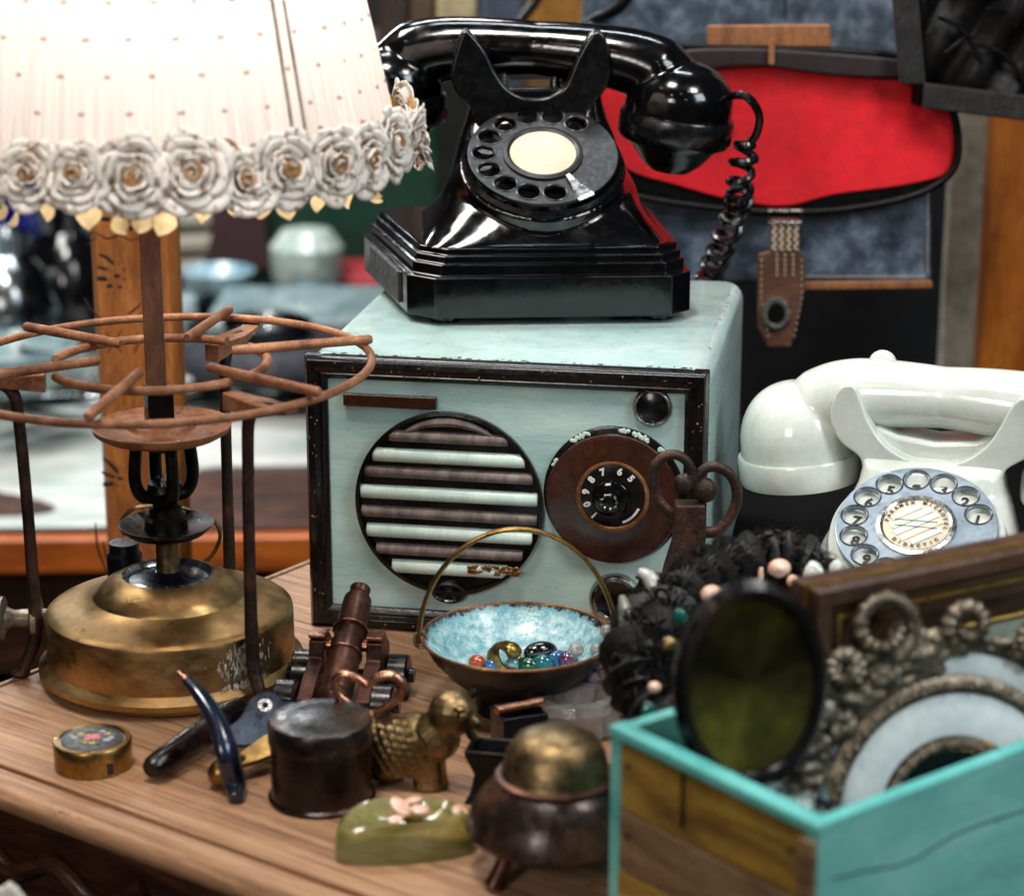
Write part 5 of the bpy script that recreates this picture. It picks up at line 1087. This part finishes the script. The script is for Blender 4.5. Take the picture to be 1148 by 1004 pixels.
# shelf beyond with linen pile, green board, red cloth
sv = thing('display_shelf', 'blurred wooden display shelf far behind the lamp', 'shelf', (at(150, 300, 3.0).x, 3.1, at(150, 345, 3.0).z), 0); MB().box((.0, .1, -.03), (1.5, .60, .03)).build('board', greycl, sv); MB().box((0, .2, -.35), (1.3, .3, .6)).build('base_panel', darkwall, sv)
def linen(t):
    for k in range(4): MB().box((0, 0, .018+k*.033), (.36-.02*k, .22, .030), (0, 0, R(3*k-4))).build('folded_cloth', greycl, t, bevel=.012, bseg=3)
prop('linen_pile', 'pile of folded grey linen behind the post under the shade', 'linen', 60, 330, 3.0, linen)
prop('linen_pile', 'low pile of folded beige linen right of the carved post', 'linen', 215, 300, 3.05, linen, rz=12)
prop('green_board', 'dark green board standing between the shade and the telephone', 'board', 375, 298, 2.95, lambda t: MB().box((0, 0, .10), (.27, .02, .30)).build('panel', greenb, t, bevel=.003))
prop('red_cloth', 'crumpled red cloth by the corner of the radio', 'cloth', 400, 322, 2.85, lambda t: MB().ball((0, 0, .012), (.075, .05, .022)).build('fold', redcl, t))
prop('maroon_cloth', 'maroon cloth hanging to the left of the green board', 'cloth', 268, 300, 2.9, lambda t: MB().loft([[Vector((x*a, y, z)) for x, y in ((-.035, 0), (.035, 0), (.035, .03), (-.035, .03))] for a, z in ((1.3, 0), (1, .04), (.9, .16))]).build('fold', pm('maroon', ['14060a', '3a0c12'], 8, rough=.8), t))
# books / boxes seen above the handset, standing on a high shelf
hs = at(560, 34, 2.2); bs_ = thing('bookshelf', 'dark high shelf holding books behind the black handset', 'shelf', (hs.x-.02, 2.3, hs.z-.02)); MB().box((0, .0, -.01), (.46, .22, .02)).build('board', bookd, bs_); MB().box((0, .12, .12), (.46, .02, .26)).build('back_panel', darkwall, bs_)
for (x0, x1, mt, lab) in ((425, 458, bookd, 'dark brown book leftmost behind the handset'), (459, 487, pm('dull_gold_book', ['3a2c18', '5a4628'], 8, rough=.6), 'dull gold brown book second from left behind the handset'), (489, 535, bookc, 'broad cream book behind the left cradle fork'), (537, 588, bookb, 'blue grey book between cream book and ochre box'), (590, 658, bookg, 'ochre yellow box behind the top of the handset')):
    a_, b_ = at(x0, 30, 2.2), at(x1, 30, 2.2); t = thing('book' if 'book' in lab[-60:] and 'box behind' not in lab else 'ochre_box', lab, 'book' if 'box behind' not in lab else 'box', ((a_.x+b_.x)/2, 2.22, hs.z-.019), 0, 'books behind the handset' if 'box behind' not in lab else None)
    MB().box((0, .05, .09), (b_.x-a_.x, .13, .18)).build('cover', mt, t, bevel=.004)
mb = MB(); Pq = [at(572, 40, 1.9), at(585, 22, 1.9), at(602, 0, 1.9), at(615, -30, 1.9)]
q0 = Pq[0]; mb.tube(smooth_path([x-q0 for x in Pq], 5), .004, 10); o = mb.build('black_cable', bakeworn); o.location = q0; tag(o, 'short black cable rising behind the middle of the handset', 'cable')
mb = MB(); Pq = [at(640, 40, 1.75), at(668, 22, 1.72), at(695, 8, 1.7), at(712, -20, 1.7)]; q0 = Pq[0]
mb.tube(smooth_path([x-q0 for x in Pq], 5), .0045, 10); o = mb.build('bag_handle_strap', leather_k); o.location = q0; tag(o, 'black looped strap rising beside the right cradle fork', 'strap')

# ---- satchel
sY = 1.56; s0 = at(860, 200, sY)
S = lambda px, py, dy=0.0: at(px, py, sY+dy)-Vector((s0.x, sY, 0))
bag = thing('leather_satchel', 'open grey black leather satchel showing bright red lining and a brown buckle strap', 'satchel', (s0.x, sY, 0), 0)
def poly(pts, th, mt, name, par, dy=0.0, n_=4, bev=.002, closed_smooth=True):
    P = [S(x, y) for x, y in pts]; P = smooth_path(P, n_, closed=True) if closed_smooth else P
    o = MB().prism([(p_.x, p_.z) for p_ in P], dy, dy+th).build(name, mt, par, bevel=bev); return o
poly([(640, 215), (850, 212), (1048, 205), (1049, 325), (880, 326), (640, 322)], .05, leather_g, 'body', bag, .012, closed_smooth=False, bev=.006)
poly([(655, 62), (700, 48), (830, 50), (1012, 62), (1056, 92), (1077, 138), (1076, 188), (1037, 220), (960, 236), (880, 240), (790, 236), (710, 222), (660, 200), (640, 140)], .006, leather_k, 'flap', bag, .002, bev=.0025)
poly([(660, 80), (760, 74), (920, 74), (965, 86), (1046, 96), (1067, 132), (1070, 168), (1062, 194), (1010, 208), (935, 218), (880, 231), (820, 224), (760, 208), (700, 188), (665, 140)], .003, leather_r, 'red_lining', bag, -.0015, bev=.0012)
fp = smooth_path([S(x, y, -.004) for x, y in ((655, 62), (700, 52), (830, 54), (1010, 64), (1055, 97), (1072, 140), (1070, 187), (1033, 216), (960, 233), (880, 238), (790, 232), (710, 219), (660, 198))], 6)
MB().tube(fp, .0028, 10).build('piping', leather_k, bag)
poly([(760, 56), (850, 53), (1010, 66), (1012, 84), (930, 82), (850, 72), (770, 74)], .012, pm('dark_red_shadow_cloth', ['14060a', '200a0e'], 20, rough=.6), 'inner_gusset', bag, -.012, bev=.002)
poly([(793, 28), (930, 27), (931, 52), (792, 50)], .005, tanl, 'brown_tab', bag, -.006, closed_smooth=False, bev=.001)
MB().box(tuple(S(865, 58, -.014)), (.0035, .004, .016)).build('tab_loop', tanl, bag)
poly([(880, 318), (1046, 316), (1047, 325), (880, 327)], .004, tanl, 'bottom_binding', bag, .004, closed_smooth=False, bev=.001)
mb = MB()
for k in range(28): a = S(892+k*5.4, 313.5, .0); mb.box((a.x, .0105, a.z), (.0022, .001, .0005), (0, R(-8), 0))
for k in range(16): a = S(1043, 222+k*5.6, .0); mb.box((a.x, .0105, a.z), (.0005, .001, .0022))
mb.build('stitching', stitch, bag)
strap = poly([(861, 240), (893, 240), (893, 276), (899, 280), (899, 320), (884, 383), (858, 383), (847, 360), (847, 280), (861, 276)], .004, leather_b, 'buckle_strap', bag, -.016, closed_smooth=False, bev=.0012)
mb = MB(); a, b, c, d = S(858, 231), S(896, 231), S(895, 244), S(858, 244)
mb.tube([Vector((p_.x, -.018, p_.z)) for p_ in (a, b, c, d)], .0015, 8, closed=True); mb.build('buckle', silver, strap)
mb = MB()
for k in range(7):
    z_ = 248+k*4.2
    for x_ in (865, 873, 881, 889): a = S(x_, z_); mb.box((a.x, -.0175, a.z), (.0035, .0012, .0012), (0, R(25 if (k+x_) % 2 else -25), 0))
for x_ in (868, 877, 886): 
    for k in range(5): a = S(x_, 280+k*5.5); mb.box((a.x, -.0168, a.z), (.0007, .0010, .0022))
for k in range(13): 
    for x_ in (850.5, 895.5): a = S(x_-(0 if k < 6 else (k-6)*(-1 if x_ < 870 else 1)*1.3), 286+k*7); mb.box((a.x, -.0168, a.z), (.0006, .0008, .0016))
mb.build('lacing', stitch, strap)
a = S(867, 346); MB().lathe([(.0058, 0), (.0105, 0), (.0100, .0016), (.008, .0022), (.0060, .0016)], M=T(a.x, -.016, a.z)@RX(PI/2, 4, 'X'), seg=36, closed=True, sy=1.15).build('eyelet', silver, strap)
MB().lathe([(0, 0), (.0060, 0), (.0058, .0006), (0, .0006)], M=T(a.x, -.0162, a.z)@RX(PI/2, 4, 'X'), seg=28, sy=1.3).build('eyelet_hole', soot, strap)
# grey leather case above/behind
v_ = at(850, 30, 1.72); gc = thing('grey_suitcase', 'rough grey leather case standing behind the red lined satchel', 'case', (v_.x, 1.72, at(850, 95, 1.72).z-.0), 0)
MB().box((-.005, .04, .07), (.245, .08, .22)).build('case_body', leather_g, gc, bevel=.012, bseg=4)
a = at(883, 12, 1.70); MB().box((a.x-v_.x+0, -.002, a.z-gc.location.z+.02), (.0015, .003, .05)).build('seam', greenb, gc)
# black leather bag with suede straps top right
v_ = at(1090, 60, 1.54); lb2 = thing('black_leather_bag', 'glossy creased black leather bag with rough suede straps hanging top right', 'bag', (v_.x, 1.54, v_.z), 0)
mb = MB(); w_, h2 = .105, .16
mb.grid(lambda u, v: Vector((-.035+u*.16, .010-.010*math.sin(PI*u)+.006*math.sin(14*u+6*v)*math.sin(5*v+2)+.003*math.sin(31*u-17*v), -.035+v*.15)), 60, 50)
mb.build('bag_body', leather_k, lb2, recalc=False, ang=180, solid=.006)
a, b = at(1013, -30, 1.535), at(1024, 95, 1.535); L0 = Vector(lb2.location)
MB().loft([[p_-L0+Vector((sx2*.0085, dy, 0)) for sx2, dy in ((-1, 0), (1, 0), (1, .006), (-1, .006))] for p_ in (a, a.lerp(b, .5), b)]).build('vertical_strap', suede, lb2, bevel=.0015)
a, b = at(1036, 108, 1.53), at(1200, 128, 1.53)
MB().loft([[p_-L0+Vector((0, dy, sz*.0082)) for sz, dy in ((-1, 0), (1, 0), (1, .008), (-1, .008))] for p_ in (a, a.lerp(b, .5), b)]).build('lower_strap', suede, lb2, bevel=.0015)
for (p0_, p1_) in (((1052, 20), (1100, 70)), ((1095, 50), (1148, 92)), ((1060, 60), (1090, 40)), ((1105, 10), (1140, 30))):
    a, b = at(*p0_, 1.533)-L0, at(*p1_, 1.533)-L0; MB().tube(smooth_path([a, a.lerp(b, .4)+Vector((.004, 0, .004)), b], 5), .0016, 6).build('crease', leather_k, lb2)
# right-hand post and grey board
a, b = at(1107, 300, 1.75), at(1160, 300, 1.75); op = thing('wooden_post', 'orange varnished wooden post at the right edge below the suede strap', 'post', ((a.x+b.x)/2+.012, 1.77, -.95)); 
MB().box((0, .01, .75), (b.x-a.x+.02, .03, 1.5)).build('shaft', orange, op, bevel=.002)
a, b = at(1066, 300, 1.80), at(1112, 300, 1.80); gb = thing('grey_board', 'off white upright board between the satchel and the orange post', 'board', ((a.x+b.x)/2, 1.83, -.95), 0)
MB().box((0, 0, .75), (b.x-a.x, .016, 1.5)).build('panel', wallgrey, gb, bevel=.002)
v_ = at(955, 470, 1.9); o = MB().box((0, 0, 0), (.34, .03, .9)).build('dark_panel', pm('plain_black_panel', ['040304', '0b080a'], 6, rough=.8)); o.location = (v_.x-.02, 2.0, v_.z-.1); tag(o, 'plain black upright panel below the satchel behind the white telephone', 'cloth')  # black upright panel filling the dark area behind the white telephone

mb = MB(); mb.grid(lambda u, v: Vector((.118+u*.50, 1.235+.0*u+v*.42+(.012*math.sin(9*u) if v == 0 else 0)-.06*u*(1-v), .0035+.0022*math.sin(17*u+5*v)*math.sin(11*v+2)+.0010*math.sin(40*u+13*v))), 60, 50)
o = mb.build('black_cloth', pm('black_velvet', ['020202', '050405'], 20, rough=.95, spec=.1), ang=180, solid=.002); tag(o, 'rumpled black cloth spread on the table under the white telephone', 'cloth')
# ================================================================== LIGHT
wd_ = bpy.data.worlds.new('World'); sc.world = wd_; wd_.use_nodes = True; bg = wd_.node_tree.nodes['Background']; bg.inputs[0].default_value = (.75, .85, 1, 1); bg.inputs[1].default_value = .025
def area(name, loc, tgt, size, W, c, shape='RECTANGLE', sy=None):
    l = bpy.data.lights.new(name, 'AREA'); l.energy = W; l.color = c; l.shape = shape; l.size = size; l.size_y = sy or size
    o = bpy.data.objects.new(name, l); col.objects.link(o); o.location = loc; o.rotation_euler = (Vector(tgt)-Vector(loc)).to_track_quat('-Z', 'Y').to_euler(); return o
KEY = 1.0
area('ceiling_lamp', (-.25, .75, 1.75), (0, 1.15, .1), .34, 23*KEY, (1, .95, .88))
area('window_fill', (1.25, .25, 1.05), (.05, 1.25, .08), .6, 14*KEY, (.78, .90, 1.0))  # unseen cool fill, moved right to brighten the radio's side
area('front_fill', (-.7, -.5, .85), (-.05, 1.2, .1), .4, 9.5*KEY, (1, .93, .86))  # unseen fill added in front for the upright faces
area('rear_strip_fill', (.1, 1.9, 1.7), (.1, 1.2, .1), .9, 9*KEY, (.85, .93, 1), sy=.08)  # unseen narrow area light added above and behind the telephone
area('clutter_fill', (-.55, 2.7, .75), (-.45, 2.35, -.28), .5, 9, (.9, .96, 1), sy=.05)  # unseen strip added over the side table to brighten its clutter
area('far_fill', (-.2, 2.3, 1.2), (-.3, 2.95, .0), .4, 14, (1, .97, .93))  # unseen light added to bring up the far linen and board
area('back_fill', (-.7, 1.7, 1.3), (-.5, 2.5, 0), .5, 24, (1, .96, .92))  # unseen light added to lift the background clutter
area('bag_fill', (.6, .8, 1.1), (.35, 1.62, .3), .25, 6, (1, .95, .9))  # unseen extra light aimed at the satchel
for i, (x, y, z, W) in enumerate(((-.35, .2, 1.1, .8), (.15, .1, 1.25, .8), (.5, .5, 1.3, .8), (-.6, .9, 1.2, .8), (.45, -.3, .95, .8), (-.1, .6, 1.5, .8))):
    l = bpy.data.lights.new('stall_bulb', 'POINT'); l.energy = W; l.color = (.85, .92, 1) if i % 3 else (1, .75, .5); l.shadow_soft_size = .025; o = bpy.data.objects.new('stall_bulb', l); col.objects.link(o); o.location = (x, y, z)
sc.view_settings.view_transform = 'Standard'; sc.view_settings.look = 'None'; sc.view_settings.exposure = 0; sc.view_settings.gamma = 1
sc.render.engine = 'CYCLES'; sc.cycles.use_denoising = True; sc.cycles.max_bounces = 8; sc.cycles.sample_clamp_indirect = 6
try: sc.cycles.denoiser = 'OPENIMAGEDENOISE'
except Exception: pass
